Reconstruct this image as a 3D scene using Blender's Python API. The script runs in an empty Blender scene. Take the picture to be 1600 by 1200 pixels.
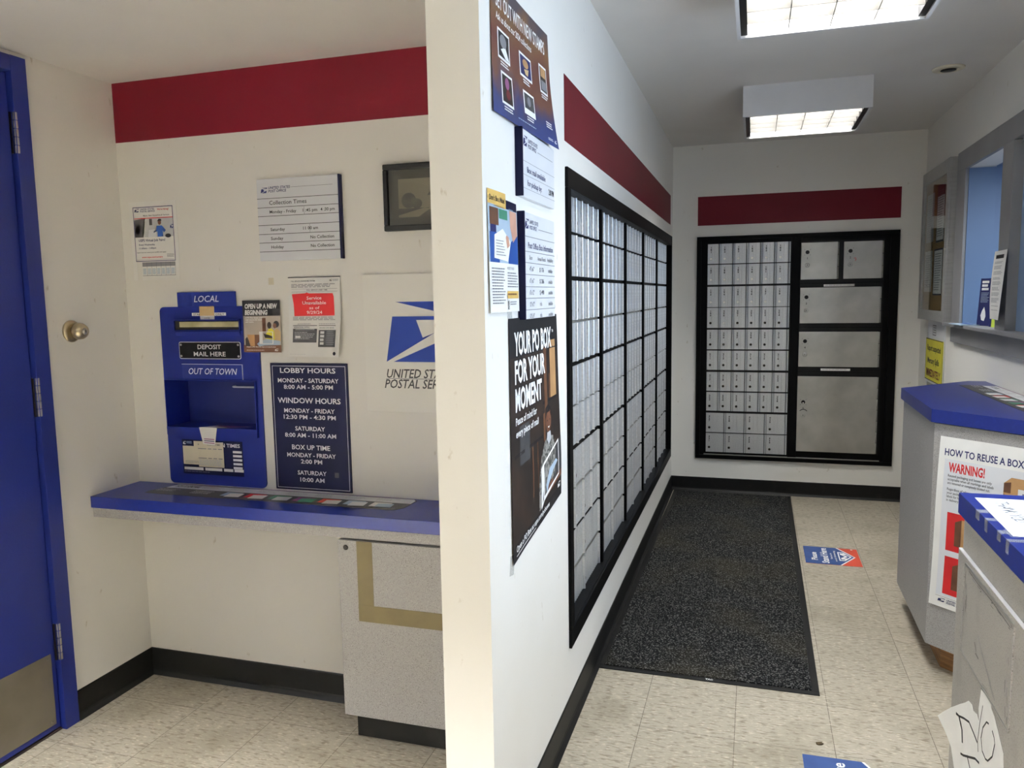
import bpy, bmesh, math, random
from mathutils import Vector, Matrix
random.seed(7)
S = bpy.context.scene
COL = S.collection

# ------------------------------------------------------------------ camera
YAW, PIT, ROL, FPX = 0.30151, 0.11168, -0.01694, 1221.43
CAM_H = 1.437
fwd = Vector((-math.sin(YAW)*math.cos(PIT), math.cos(YAW)*math.cos(PIT), -math.sin(PIT)))
rt = Vector((math.cos(YAW), math.sin(YAW), 0)); up = rt.cross(fwd)
rt2 = rt*math.cos(ROL) + up*math.sin(ROL); up2 = up*math.cos(ROL) - rt*math.sin(ROL)
cd = bpy.data.cameras.new('camera'); cam = bpy.data.objects.new('camera', cd); COL.objects.link(cam)
m3 = Matrix((rt2, up2, -fwd)).transposed()
cam.matrix_world = Matrix.Translation((0, 0, CAM_H)) @ m3.to_4x4()
cd.sensor_fit = 'HORIZONTAL'; cd.sensor_width = 36.0; cd.lens = FPX/1600*36.0
cd.clip_start = 0.02
S.camera = cam

# ------------------------------------------------------------------ world, exposure
w = bpy.data.worlds.new('sky'); S.world = w; w.use_nodes = True
bg = w.node_tree.nodes['Background']
bg.inputs[0].default_value = (0.62, 0.78, 1.0, 1); bg.inputs[1].default_value = 4.0
S.view_settings.view_transform = 'Standard'; S.view_settings.look = 'None'
S.view_settings.gamma = 1; S.view_settings.use_curve_mapping = False
S.view_settings.exposure = 0.3
S.cycles.use_denoising = True
S.cycles.max_bounces = 8; S.cycles.diffuse_bounces = 5; S.cycles.glossy_bounces = 4
S.cycles.sample_clamp_indirect = 8.0
LAMP_POWER = 36.0          # radiance of the lit ceiling panels

# ------------------------------------------------------------------ materials
def lin(c):
    return tuple((v/255/12.92 if v/255 <= 0.04045 else ((v/255+0.055)/1.055)**2.4) for v in c)
MATS = {}
def mat(name, rgb, rough=0.5, metal=0.0, spec=0.5, noise=None, bump=None, emit=None, alpha=None, trans=None, speck=None, aniso=None):
    if name in MATS: return MATS[name]
    m = bpy.data.materials.new(name); m.use_nodes = True
    nt = m.node_tree; N = nt.nodes; L = nt.links
    b = N['Principled BSDF']
    col = lin(rgb)
    b.inputs['Base Color'].default_value = (*col, 1)
    b.inputs['Roughness'].default_value = rough
    b.inputs['Metallic'].default_value = metal
    b.inputs['Specular IOR Level'].default_value = spec
    tc = N.new('ShaderNodeTexCoord')
    prev = None
    def ramp_mix(fac, c2):
        nonlocal prev
        mx = N.new('ShaderNodeMix'); mx.data_type = 'RGBA'
        if prev is None: mx.inputs['A'].default_value = (*col, 1)
        else: L.new(prev, mx.inputs['A'])
        mx.inputs['B'].default_value = (*lin(c2), 1)
        L.new(fac, mx.inputs['Factor']); prev = mx.outputs['Result']
    if noise:      # (scale, rgb2, lo, hi, vecscale)
        for nz in noise:
            sc, c2, lo, hi = nz[:4]
            vs = nz[4] if len(nz) > 4 else (1, 1, 1)
            mp = N.new('ShaderNodeMapping'); mp.inputs['Scale'].default_value = vs
            L.new(tc.outputs['Object'], mp.inputs['Vector'])
            n = N.new('ShaderNodeTexNoise'); n.inputs['Scale'].default_value = sc; n.inputs['Detail'].default_value = 4
            L.new(mp.outputs[0], n.inputs['Vector'])
            r = N.new('ShaderNodeMapRange'); r.inputs[1].default_value = lo; r.inputs[2].default_value = hi
            r.clamp = True
            L.new(n.outputs['Fac'], r.inputs[0]); ramp_mix(r.outputs[0], c2)
    if prev is not None: L.new(prev, b.inputs['Base Color'])
    if bump:       # (scale, strength, vecscale)
        sc, st = bump[:2]; vs = bump[2] if len(bump) > 2 else (1, 1, 1)
        mp = N.new('ShaderNodeMapping'); mp.inputs['Scale'].default_value = vs
        L.new(tc.outputs['Object'], mp.inputs['Vector'])
        n = N.new('ShaderNodeTexNoise'); n.inputs['Scale'].default_value = sc; n.inputs['Detail'].default_value = 3
        L.new(mp.outputs[0], n.inputs['Vector'])
        bp = N.new('ShaderNodeBump'); bp.inputs['Strength'].default_value = st; bp.inputs['Distance'].default_value = 0.002
        L.new(n.outputs['Fac'], bp.inputs['Height']); L.new(bp.outputs[0], b.inputs['Normal'])
    if emit:
        b.inputs['Emission Color'].default_value = (*lin(emit[0]), 1); b.inputs['Emission Strength'].default_value = emit[1]
    if trans is not None: b.inputs['Transmission Weight'].default_value = trans
    if alpha is not None: b.inputs['Alpha'].default_value = alpha
    MATS[name] = m
    return m

PAINT_N = [(1.3, (231, 228, 219), 0.55, 0.8), (38, (205, 198, 184), 0.70, 0.78, (1, 1, .5))]
M_WALL = mat('white_wall_paint', (236, 234, 228), 0.55, spec=.3, noise=PAINT_N, bump=(90, 0.12))
M_CEIL = mat('ceiling_paint', (222, 220, 216), 0.8, spec=.2, noise=[(2, (214, 211, 206), .5, .8)], bump=(140, 0.15))
M_RED = mat('red_stripe_paint', (108, 10, 31), 0.5, spec=.25, noise=[(2, (101, 9, 28), .45, .7)], bump=(90, .1))
M_BASE = mat('black_rubber_base', (18, 18, 18), 0.5, spec=.3, noise=[(14, (36, 35, 32), .55, .8)])
M_BLUE = mat('blue_door_paint', (24, 38, 114), 0.42, spec=.45, noise=[(3, (21, 34, 106), .4, .7)], bump=(160, .15))
M_BLUEL = mat('blue_laminate', (20, 37, 118), 0.34, noise=[(60, (24, 42, 126), .5, .75)])
M_BLUEM = mat('blue_sheet_metal', (12, 30, 114), 0.42, spec=.35, noise=[(4, (10, 27, 106), .4, .7)])
M_BLUED = mat('dark_blue_sheet_metal', (14, 28, 96), 0.45, noise=[(4, (12, 26, 90), .4, .7)])
M_LAM = mat('grey_speckled_laminate', (164, 162, 160), 0.5, spec=.3, noise=[(420, (104, 101, 98), .56, .68), (300, (190, 188, 185), .58, .7)])
M_LAMW = mat('grey_worn_laminate', (160, 157, 151), 0.45, spec=.3, noise=[(400, (118, 114, 108), .56, .68), (9, (142, 138, 132), .55, .75)])
M_BLACKF = mat('black_enamel_frame', (5, 5, 6), 0.5, spec=.1, noise=[(20, (9, 9, 9), .5, .8)])
M_BLACK = mat('black_plastic', (11, 11, 12), 0.4, spec=.25, noise=[(30, (20, 20, 20), .5, .8)])
M_ALU = mat('brushed_aluminium', (204, 207, 211), 0.33, metal=.6, noise=[(30, (188, 191, 195), .4, .7, (6, 6, .25))], bump=(220, .08, (6, 6, .1)))
M_STEEL = mat('brushed_steel', (186, 186, 182), 0.36, metal=.8, noise=[(5, (164, 164, 160), .35, .7, (1, 1, .5))])
M_CHROME = mat('polished_nickel', (196, 193, 186), 0.3, metal=1.0, noise=[(12, (198, 192, 180), .4, .7)])
M_NICKEL = mat('satin_nickel', (190, 178, 150), 0.3, metal=1.0, noise=[(12, (176, 164, 138), .4, .7)])
M_LOCKW = mat('lock_face_glint', (244, 242, 236), 0.35, noise=[(60, (232, 230, 224), .4, .7)])  # glint off the lock metal is put into this near-white colour
M_LOCKD = mat('dark_lock_face', (44, 40, 34), 0.3, metal=.6, noise=[(60, (30, 28, 26), .4, .7)])
M_KICK = mat('kick_plate_steel', (132, 126, 112), 0.42, metal=.55, noise=[(6, (120, 113, 98), .4, .7)])
M_WHITE = mat('white_paper', (240, 239, 235), 0.6, spec=.3, noise=[(9, (232, 231, 227), .45, .8)])
M_CREAM = mat('cream_paper', (222, 214, 192), 0.6, spec=.3, noise=[(9, (212, 204, 182), .45, .8)])
M_SIGNW = mat('white_plastic_sign', (226, 228, 232), 0.4, noise=[(5, (220, 222, 226), .4, .8)])
M_PANELW = mat('ivory_panel', (240, 239, 233), 0.45, noise=[(2, (236, 234, 227), .45, .8)])
M_NAVY = mat('navy_sign_face', (6, 11, 46), 0.5, spec=.2, noise=[(5, (8, 13, 52), .4, .7)])
M_LOGOB = mat('emblem_blue', (8, 46, 134), 0.5, spec=.25, noise=[(5, (7, 42, 128), .4, .7)])
M_INKW = mat('white_ink', (244, 244, 242), 0.5, noise=[(50, (238, 238, 236), .4, .8)])
M_INKK = mat('black_ink', (20, 20, 24), 0.5, noise=[(50, (26, 26, 30), .4, .8)])
M_INKN = mat('navy_ink', (28, 34, 92), 0.5, noise=[(50, (32, 38, 98), .4, .8)])
M_INKG = mat('grey_ink', (130, 130, 134), 0.5, noise=[(50, (138, 138, 142), .4, .8)])
M_INKL = mat('light_grey_ink', (196, 198, 200), 0.5, noise=[(50, (190, 192, 194), .4, .8)])
M_INKD = mat('dark_grey_ink', (66, 66, 68), 0.5, noise=[(50, (74, 74, 76), .4, .8)])
M_INKR = mat('red_ink', (206, 36, 40), 0.5, noise=[(9, (196, 32, 36), .4, .7)])
M_INKO = mat('orange_red_ink', (222, 84, 62), 0.5, noise=[(9, (212, 78, 56), .4, .7)])
M_BRND2 = mat('dark_red_ink', (112, 30, 34), 0.5, noise=[(9, (102, 26, 30), .4, .7)])
M_INKY = mat('yellow_ink', (228, 220, 70), 0.5, noise=[(9, (220, 210, 64), .4, .7)])
M_INKS = mat('sand_ink', (226, 188, 104), 0.5, noise=[(9, (216, 178, 98), .4, .7)])
M_INKB = mat('mid_blue_ink', (38, 82, 160), 0.5, noise=[(9, (34, 76, 150), .4, .7)])
M_INKP = mat('pale_blue_ink', (176, 196, 214), 0.5, noise=[(9, (168, 188, 206), .4, .7)])
M_INKT = mat('teal_ink', (70, 140, 112), 0.5, noise=[(9, (64, 130, 104), .4, .7)])
M_INKV = mat('violet_ink', (146, 84, 130), 0.5, noise=[(9, (138, 78, 122), .4, .7)])
M_BRN = mat('brown_print', (112, 74, 50), 0.5, noise=[(14, (86, 54, 36), .4, .7)])
M_BRND = mat('dark_brown_print', (34, 26, 24), 0.45, noise=[(9, (60, 43, 35), .45, .75)])
M_TAN = mat('tan_print', (190, 148, 100), 0.5, noise=[(14, (172, 132, 88), .4, .7)])
M_SKIN = mat('printed_skin_tone', (120, 78, 58), 0.5, noise=[(20, (104, 66, 48), .4, .7)])
M_SKINL = mat('printed_light_skin_tone', (214, 166, 142), 0.5, noise=[(20, (200, 150, 126), .4, .7)])
M_CAMO = mat('printed_grey_camouflage', (150, 148, 142), 0.5, noise=[(60, (76, 76, 72), .5, .56)])
M_ROOMW = mat('printed_pale_wall', (196, 186, 174), 0.5, noise=[(6, (170, 158, 146), .35, .7)])
M_TAPE = mat('olive_masking_tape', (108, 95, 57), 0.5, noise=[(20, (100, 88, 52), .4, .7)])
M_TAPEB = mat('beige_masking_tape', (204, 176, 128), 0.55, noise=[(20, (194, 166, 118), .4, .7)])
M_TAPEC = mat('cloudy_clear_tape', (214, 214, 208), 0.25, noise=[(20, (200, 200, 196), .4, .7)], alpha=.2)
M_SEPIA = mat('sepia_photo_sky', (150, 138, 116), 0.4, noise=[(3, (130, 118, 98), .4, .7)])
M_SEPIAD = mat('sepia_photo_dark', (64, 56, 46), 0.4, noise=[(25, (96, 86, 70), .45, .65)])
M_MATTE = mat('olive_picture_mat', (70, 64, 52), 0.6, noise=[(9, (65, 59, 48), .4, .7)])
M_GREYP = mat('grey_painted_wood', (136, 136, 138), 0.5, noise=[(4, (128, 128, 130), .4, .7)], bump=(60, .1))
M_ALUG = mat('grey_anodised_aluminium', (168, 168, 166), 0.4, metal=.35, noise=[(20, (158, 158, 156), .4, .7, (4, 4, .3))])
M_BLUEG = mat('daylit_blue_grey_recess', (102, 128, 164), 0.5, noise=[(2, (98, 122, 158), .4, .7)])  # blue of the daylight in the recess is put into this colour
M_CORK = mat('tan_cork_board', (170, 138, 92), 0.9, noise=[(160, (130, 100, 62), .5, .6)])
def glass_mat():
    m = bpy.data.materials.new('clear_glass'); m.use_nodes = True
    N = m.node_tree.nodes; L = m.node_tree.links; N.remove(N['Principled BSDF'])
    t = N.new('ShaderNodeBsdfTransparent'); t.inputs[0].default_value = (.94, .96, .96, 1)
    g = N.new('ShaderNodeBsdfGlossy'); g.inputs['Roughness'].default_value = .02
    lw = N.new('ShaderNodeLayerWeight'); lw.inputs[0].default_value = .5
    pw = N.new('ShaderNodeMath'); pw.operation = 'POWER'; pw.inputs[1].default_value = 5; L.new(lw.outputs['Facing'], pw.inputs[0])
    f = N.new('ShaderNodeMath'); f.operation = 'MULTIPLY_ADD'; f.inputs[1].default_value = .9; f.inputs[2].default_value = .04; L.new(pw.outputs[0], f.inputs[0])
    x = N.new('ShaderNodeMixShader'); L.new(f.outputs[0], x.inputs[0]); L.new(t.outputs[0], x.inputs[1]); L.new(g.outputs[0], x.inputs[2])
    L.new(x.outputs[0], N['Material Output'].inputs[0]); return m
M_GLASS = glass_mat()
M_SHUT = mat('pale_blue_shutter_paint', (146, 170, 202), 0.5, noise=[(2, (140, 164, 196), .4, .7)])
M_WOOD = mat('bare_brown_wood', (150, 108, 64), 0.55, noise=[(30, (112, 76, 42), .42, .7, (.3, .3, 3))])
M_LIME = mat('lime_green_print', (190, 206, 70), 0.5, noise=[(9, (182, 198, 64), .4, .7)])
M_LEAF = mat('dry_leaf', (84, 70, 44), 0.8, noise=[(90, (60, 48, 30), .4, .7)])
M_HOLE = mat('dark_opening', (24, 22, 18), 0.8, noise=[(9, (30, 28, 22), .4, .7)])
M_CONDUIT = mat('pale_brass_slot', (206, 200, 158), 0.4, metal=.1, noise=[(9, (166, 158, 112), .4, .7)])

def lamp_mat(nm='lit_lamp_panel', k=1.0, rgb=(1.0, 0.985, 0.955)):
    m = bpy.data.materials.new(nm); m.use_nodes = True
    N = m.node_tree.nodes; L = m.node_tree.links; N.remove(N['Principled BSDF'])
    e = N.new('ShaderNodeEmission'); e.inputs[0].default_value = (*rgb, 1); e.inputs[1].default_value = LAMP_POWER*k
    L.new(e.outputs[0], N['Material Output'].inputs[0]); return m
M_LAMP = lamp_mat(); M_LAMPL = lamp_mat('lobby_lamp_panel', 17.5, (1.0, 1.0, 1.0))

def floor_mat():
    m = bpy.data.materials.new('vinyl_composition_tile'); m.use_nodes = True
    nt = m.node_tree; N = nt.nodes; L = nt.links; b = N['Principled BSDF']
    tc = N.new('ShaderNodeTexCoord')
    mp = N.new('ShaderNodeMapping'); mp.inputs['Location'].default_value = (0.345+0.3048*20, -2.482+0.3048*20, 0)
    L.new(tc.outputs['Object'], mp.inputs[0])
    br = N.new('ShaderNodeTexBrick'); br.offset = 0; br.squash = 1
    br.inputs['Scale'].default_value = 1.0; br.inputs['Brick Width'].default_value = 0.3048; br.inputs['Row Height'].default_value = 0.3048
    br.inputs['Mortar Size'].default_value = 0.0011; br.inputs['Mortar Smooth'].default_value = 0.3
    br.inputs['Color1'].default_value = (*lin((178, 170, 153)), 1); br.inputs['Color2'].default_value = (*lin((169, 161, 144)), 1)
    br.inputs['Mortar'].default_value = (*lin((84, 74, 62)), 1)
    L.new(mp.outputs[0], br.inputs['Vector'])
    prev = br.outputs['Color']
    def layer(scale, vs, rgb, lo, hi, amt, det=4):
        nonlocal prev
        q = N.new('ShaderNodeMapping'); q.inputs['Scale'].default_value = vs; L.new(tc.outputs['Object'], q.inputs[0])
        n = N.new('ShaderNodeTexNoise'); n.inputs['Scale'].default_value = scale; n.inputs['Detail'].default_value = det
        L.new(q.outputs[0], n.inputs['Vector'])
        r = N.new('ShaderNodeMapRange'); r.inputs[1].default_value = lo; r.inputs[2].default_value = hi; r.inputs[4].default_value = amt
        L.new(n.outputs['Fac'], r.inputs[0])
        mx = N.new('ShaderNodeMix'); mx.data_type = 'RGBA'; L.new(prev, mx.inputs['A']); mx.inputs['B'].default_value = (*lin(rgb), 1)
        L.new(r.outputs[0], mx.inputs['Factor']); prev = mx.outputs['Result']
    layer(30, (1, 3.2, 1), (122, 110, 90), .52, .66, .75)
    layer(44, (1, 3.2, 1), (216, 207, 186), .56, .68, .7)
    layer(85, (1, 3, 1), (98, 86, 68), .64, .72, .75)
    layer(3.2, (1, 1, 1), (126, 117, 98), .52, .72, .55, 6)
    layer(260, (1, 1, 1), (60, 52, 42), .76, .80, .7, 1)
    L.new(prev, b.inputs['Base Color'])
    b.inputs['Roughness'].default_value = 0.42; b.inputs['Specular IOR Level'].default_value = 0.4
    return m
M_FLOOR = floor_mat()

def carpet_mat():
    m = bpy.data.materials.new('charcoal_looped_carpet'); m.use_nodes = True
    nt = m.node_tree; N = nt.nodes; L = nt.links; b = N['Principled BSDF']
    tc = N.new('ShaderNodeTexCoord')
    n = N.new('ShaderNodeTexNoise'); n.inputs['Scale'].default_value = 170; n.inputs['Detail'].default_value = 2; n.inputs['Roughness'].default_value = .6
    L.new(tc.outputs['Object'], n.inputs['Vector'])
    r = N.new('ShaderNodeMapRange'); r.inputs[1].default_value = .525; r.inputs[2].default_value = .69; L.new(n.outputs['Fac'], r.inputs[0])
    n2 = N.new('ShaderNodeTexNoise'); n2.inputs['Scale'].default_value = 2.4; n2.inputs['Detail'].default_value = 5
    L.new(tc.outputs['Object'], n2.inputs['Vector'])
    r2 = N.new('ShaderNodeMapRange'); r2.inputs[1].default_value = .46; r2.inputs[2].default_value = .70; r2.inputs[4].default_value = .4; L.new(n2.outputs['Fac'], r2.inputs[0])
    a = N.new('ShaderNodeMix'); a.data_type = 'RGBA'; a.inputs['A'].default_value = (*lin((20, 20, 21)), 1); a.inputs['B'].default_value = (*lin((118, 118, 115)), 1)
    L.new(r.outputs[0], a.inputs['Factor'])
    c = N.new('ShaderNodeMix'); c.data_type = 'RGBA'; L.new(a.outputs['Result'], c.inputs['A']); c.inputs['B'].default_value = (*lin((72, 67, 52)), 1)
    L.new(r2.outputs[0], c.inputs['Factor'])
    L.new(c.outputs['Result'], b.inputs['Base Color']); b.inputs['Roughness'].default_value = .95; b.inputs['Specular IOR Level'].default_value = .1
    bp = N.new('ShaderNodeBump'); bp.inputs['Strength'].default_value = .9; bp.inputs['Distance'].default_value = .004
    L.new(n.outputs['Fac'], bp.inputs['Height']); L.new(bp.outputs[0], b.inputs['Normal'])
    return m
M_CARPET = carpet_mat()

def gradient_mat(name, stops, axis='Y', scale=1.0, noise_amt=.25):
    """printed colour blend across a poster (ink, in the poster's own coordinates)"""
    m = bpy.data.materials.new(name); m.use_nodes = True
    N = m.node_tree.nodes; L = m.node_tree.links; b = N['Principled BSDF']
    tc = N.new('ShaderNodeTexCoord'); sx = N.new('ShaderNodeSeparateXYZ'); L.new(tc.outputs['Object'], sx.inputs[0])
    n = N.new('ShaderNodeTexNoise'); n.inputs['Scale'].default_value = 9; L.new(tc.outputs['Object'], n.inputs['Vector'])
    mu = N.new('ShaderNodeMath'); mu.operation = 'MULTIPLY_ADD'; mu.inputs[1].default_value = scale; mu.inputs[2].default_value = 1-noise_amt/2
    L.new(sx.outputs[axis], mu.inputs[0])
    ad = N.new('ShaderNodeMath'); ad.operation = 'MULTIPLY_ADD'; ad.inputs[1].default_value = noise_amt
    L.new(n.outputs['Fac'], ad.inputs[0]); L.new(mu.outputs[0], ad.inputs[2])
    cr = N.new('ShaderNodeValToRGB'); L.new(ad.outputs[0], cr.inputs[0])
    e = cr.color_ramp.elements
    e[0].position = stops[0][0]; e[0].color = (*lin(stops[0][1]), 1)
    e[1].position = stops[-1][0]; e[1].color = (*lin(stops[-1][1]), 1)
    for p, c in stops[1:-1]:
        q = e.new(p); q.color = (*lin(c), 1)
    L.new(cr.outputs[0], b.inputs['Base Color']); b.inputs['Roughness'].default_value = .4
    return m

# ------------------------------------------------------------------ mesh builder
_TXT = {}
def glyphs(s, bold=0.0):
    k = (s, bold)
    if k in _TXT: return _TXT[k]
    cu = bpy.data.curves.new('glyph_source', 'FONT'); cu.body = s; cu.size = 1.0; cu.offset = bold; cu.resolution_u = 2
    cu.fill_mode = 'FRONT'
    ob = bpy.data.objects.new('glyph_source', cu)
    me = ob.to_mesh()
    vs = [tuple(v.co) for v in me.vertices]; fs = [tuple(p.vertices) for p in me.polygons]
    ob.to_mesh_clear(); bpy.data.objects.remove(ob); bpy.data.curves.remove(cu)
    _TXT[k] = (vs, fs); return _TXT[k]
CAP = None
def cap_height():
    global CAP
    if CAP is None:
        v, f = glyphs('H'); ys = [p[1] for p in v]; CAP = max(ys)-min(ys)
    return CAP

class MB:
    def __init__(self): self.bm = bmesh.new(); self.mats = []
    def mi(self, m):
        if m not in self.mats: self.mats.append(m)
        return self.mats.index(m)
    def poly(self, pts, m):
        vs = [self.bm.verts.new(p) for p in pts]
        f = self.bm.faces.new(vs); f.material_index = self.mi(m); return f
    def box(self, x0, x1, y0, y1, z0, z1, m, bev=0.0):
        r = bmesh.ops.create_cube(self.bm, size=1.0)
        vs = r['verts']
        for v in vs:
            v.co = Vector(((x0+x1)/2+v.co.x*(x1-x0), (y0+y1)/2+v.co.y*(y1-y0), (z0+z1)/2+v.co.z*(z1-z0)))
        i = self.mi(m)
        for f in {f for v in vs for f in v.link_faces}: f.material_index = i
        if bev > 0:
            es = list({e for v in vs for e in v.link_edges})
            g = bmesh.ops.bevel(self.bm, geom=es, offset=bev, segments=2, affect='EDGES', profile=.5)
            for f in g['faces']: f.material_index = i
        return self
    def prism(self, pts, lo, hi, m, axis='z'):
        """extrude a 2D outline along an axis"""
        def P(p, t):
            return (p[0], p[1], t) if axis == 'z' else ((p[0], t, p[1]) if axis == 'y' else (t, p[0], p[1]))
        i = self.mi(m); n = len(pts)
        a = [self.bm.verts.new(P(p, lo)) for p in pts]; b = [self.bm.verts.new(P(p, hi)) for p in pts]
        fs = [self.bm.faces.new(a[::-1]), self.bm.faces.new(b)]
        for k in range(n): fs.append(self.bm.faces.new((a[k], a[(k+1) % n], b[(k+1) % n], b[k])))
        for f in fs: f.material_index = i
        bmesh.ops.recalc_face_normals(self.bm, faces=fs)
        return self
    def lathe(self, prof, c, m, axis='z', n=24, smooth=True):
        """prof: (radius, height) pairs"""
        i = self.mi(m); rings = []; c = Vector(c)
        for r, h in prof:
            ring = []
            for k in range(n):
                t = 2*math.pi*k/n; u, v = r*math.cos(t), r*math.sin(t)
                p = {'z': (u, v, h), 'y': (u, h, v), 'x': (h, u, v)}[axis]
                ring.append(self.bm.verts.new(c+Vector(p)))
            rings.append(ring)
        fs = []
        for a, b in zip(rings, rings[1:]):
            for k in range(n): fs.append(self.bm.faces.new((a[k], a[(k+1) % n], b[(k+1) % n], b[k])))
        fs.append(self.bm.faces.new(rings[0][::-1])); fs.append(self.bm.faces.new(rings[-1]))
        for f in fs: f.material_index = i; f.smooth = smooth
        fs[-1].smooth = fs[-2].smooth = False
        bmesh.ops.recalc_face_normals(self.bm, faces=fs)
        return self
    def tube(self, path, r, m, n=8):
        i = self.mi(m); rings = []
        path = [Vector(p) for p in path]
        for k, p in enumerate(path):
            d = (path[min(k+1, len(path)-1)]-path[max(k-1, 0)]).normalized()
            a = d.orthogonal().normalized(); b = d.cross(a)
            if rings: # keep twist low
                a0 = (rings[-1][1]-path[k-1]); a = (a0-d*a0.dot(d)).normalized(); b = d.cross(a)
            rings.append((None, p+a*r, [p+a*r*math.cos(2*math.pi*q/n)+b*r*math.sin(2*math.pi*q/n) for q in range(n)]))
        V = [[self.bm.verts.new(c) for c in R[2]] for R in rings]
        fs = []
        for a, b in zip(V, V[1:]):
            for q in range(n): fs.append(self.bm.faces.new((a[q], a[(q+1) % n], b[(q+1) % n], b[q])))
        fs.append(self.bm.faces.new(V[0][::-1])); fs.append(self.bm.faces.new(V[-1]))
        for f in fs: f.material_index = i; f.smooth = True
        bmesh.ops.recalc_face_normals(self.bm, faces=fs)
        return self
    def build(self, name, parent=None, mw=None, loc=None):
        me = bpy.data.meshes.new(name); self.bm.to_mesh(me); self.bm.free()
        for m in self.mats: me.materials.append(m)
        o = bpy.data.objects.new(name, me); COL.objects.link(o)
        if parent is not None: o.parent = parent
        if mw is not None: o.matrix_local = mw
        if loc is not None: o.location = loc
        return o

class Sheet(MB):
    """flat printed thing: local x right, y up, z out of the wall; origin at its top-left corner.
       places inside it are given as fractions (fx right, fy down)."""
    def __init__(self, W, H, base=None, t=0.0006, outline=None, bev=0.0):
        super().__init__(); self.W, self.H, self.t = W, H, t; self.lay = 0
        self.z = t
        if base:
            if outline: self.prism([(a*W, -b*H) for a, b in outline], 0, t, base)
            else: self.box(0, W, -H, 0, 0, t, base, bev)
    def up(self): self.lay += 1; self.z = self.t+self.lay*0.00035; return self
    def P(self, fx, fy): return (fx*self.W, -fy*self.H, self.z)
    def pg(self, pts, m):
        f = self.poly([self.P(*p) for p in pts], m)
        f.normal_update()
        if f.normal.z < 0: f.normal_flip()
        return self
    def rect(self, x0, y0, x1, y1, m): return self.pg([(x0, y0), (x0, y1), (x1, y1), (x1, y0)], m)
    def frame(self, x0, y0, x1, y1, tx, ty, m):
        self.rect(x0, y0, x1, y0+ty, m); self.rect(x0, y1-ty, x1, y1, m)
        self.rect(x0, y0+ty, x0+tx, y1-ty, m); return self.rect(x1-tx, y0+ty, x1, y1-ty, m)
    def disc(self, fx, fy, r, m, ry=None, n=16):
        ry = ry if ry else r*self.W/self.H
        return self.pg([(fx+r*math.cos(2*math.pi*k/n), fy-ry*math.sin(2*math.pi*k/n)) for k in range(n)], m)
    def text(self, s, fx, fy, cap, m, w=None, al='l', bold=0.012, shear=0.0, sx=1.0):
        """fx, fy: where the baseline starts (or is centred); cap: cap height, w: whole width, both as fractions"""
        vs, fs = glyphs(s, bold)
        if not vs: return self
        k = cap*self.H/cap_height()
        x0 = min(v[0] for v in vs); x1 = max(v[0] for v in vs)
        kx = k*sx if w is None else w*self.W/(x1-x0)
        width = (x1-x0)*kx
        ox = fx*self.W-{'l': 0, 'c': .5, 'r': 1}[al]*width
        i = self.mi(m)
        bv = [self.bm.verts.new((ox+(v[0]-x0)*kx+shear*v[1]*k, -fy*self.H+v[1]*k, self.z)) for v in vs]
        for f in fs:
            try: g = self.bm.faces.new([bv[q] for q in f])
            except ValueError: continue
            g.material_index = i; g.normal_update()
            if g.normal.z < 0: g.normal_flip()
        return self
    def lines(self, x0, y0, x1, y1, n, m, fill=.45, rag=.15):
        """rows of print too small to read"""
        h = (y1-y0)/n
        for k in range(n):
            e = x1-(x1-x0)*rag*random.random()
            x = x0
            while x < e-.001:
                wd = min((x1-x0)*random.uniform(.06, .16), e-x)
                self.rect(x, y0+k*h, x+wd, y0+k*h+h*fill, m); x += wd+(x1-x0)*.02
        return self
    def stroke(self, pts, wd, m):
        P = [Vector((a*self.W, -b*self.H)) for a, b in pts]
        L_, R_ = [], []
        for k, p in enumerate(P):
            d = (P[min(k+1, len(P)-1)]-P[max(k-1, 0)]).normalized(); nn = Vector((-d.y, d.x))*wd/2
            L_.append(p+nn); R_.append(p-nn)
        for k in range(len(P)-1):
            f = self.poly([(*L_[k], self.z), (*R_[k], self.z), (*R_[k+1], self.z), (*L_[k+1], self.z)], m)
            f.normal_update()
            if f.normal.z < 0: f.normal_flip()
        return self
    def emblem(self, x, y, w, h, m, back=None):
        """slanted-block bird-head emblem used on the signs"""
        def q(pts, mm): self.pg([(x+a*w, y+b*h) for a, b in pts], mm)
        q([(.14, 0), (1.0, 0), (.985, .08), (.93, .22)], m)
        q([(.10, .25), (.86, .25), (.62, .30), (.40, .30), (.50, .60), (.72, .52), (0, 1.0)], m)
        q([(.10, 1.0), (.90, .55), (.82, 1.0)], m)
        return self
    def bendy(self, fn, nx=10, ny=10):
        bm = self.bm
        for k in range(1, nx):
            bmesh.ops.bisect_plane(bm, geom=bm.verts[:]+bm.edges[:]+bm.faces[:], plane_co=(self.W*k/nx, 0, 0), plane_no=(1, 0, 0))
        for k in range(1, ny):
            bmesh.ops.bisect_plane(bm, geom=bm.verts[:]+bm.edges[:]+bm.faces[:], plane_co=(0, -self.H*k/ny, 0), plane_no=(0, 1, 0))
        for v in bm.verts: v.co.z += fn(v.co.x/self.W, -v.co.y/self.H)
        return self

def face_mw(origin, facing):
    """placing matrix for a Sheet on a surface facing that way, seen upright"""
    n = Vector(facing).normalized(); upv = Vector((0, 0, 1)); r = upv.cross(n)
    return Matrix.Translation(origin) @ Matrix((r, upv, n)).transposed().to_4x4()
FA, FX, FXM = (0, -1, 0), (1, 0, 0), (-1, 0, 0)

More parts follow.
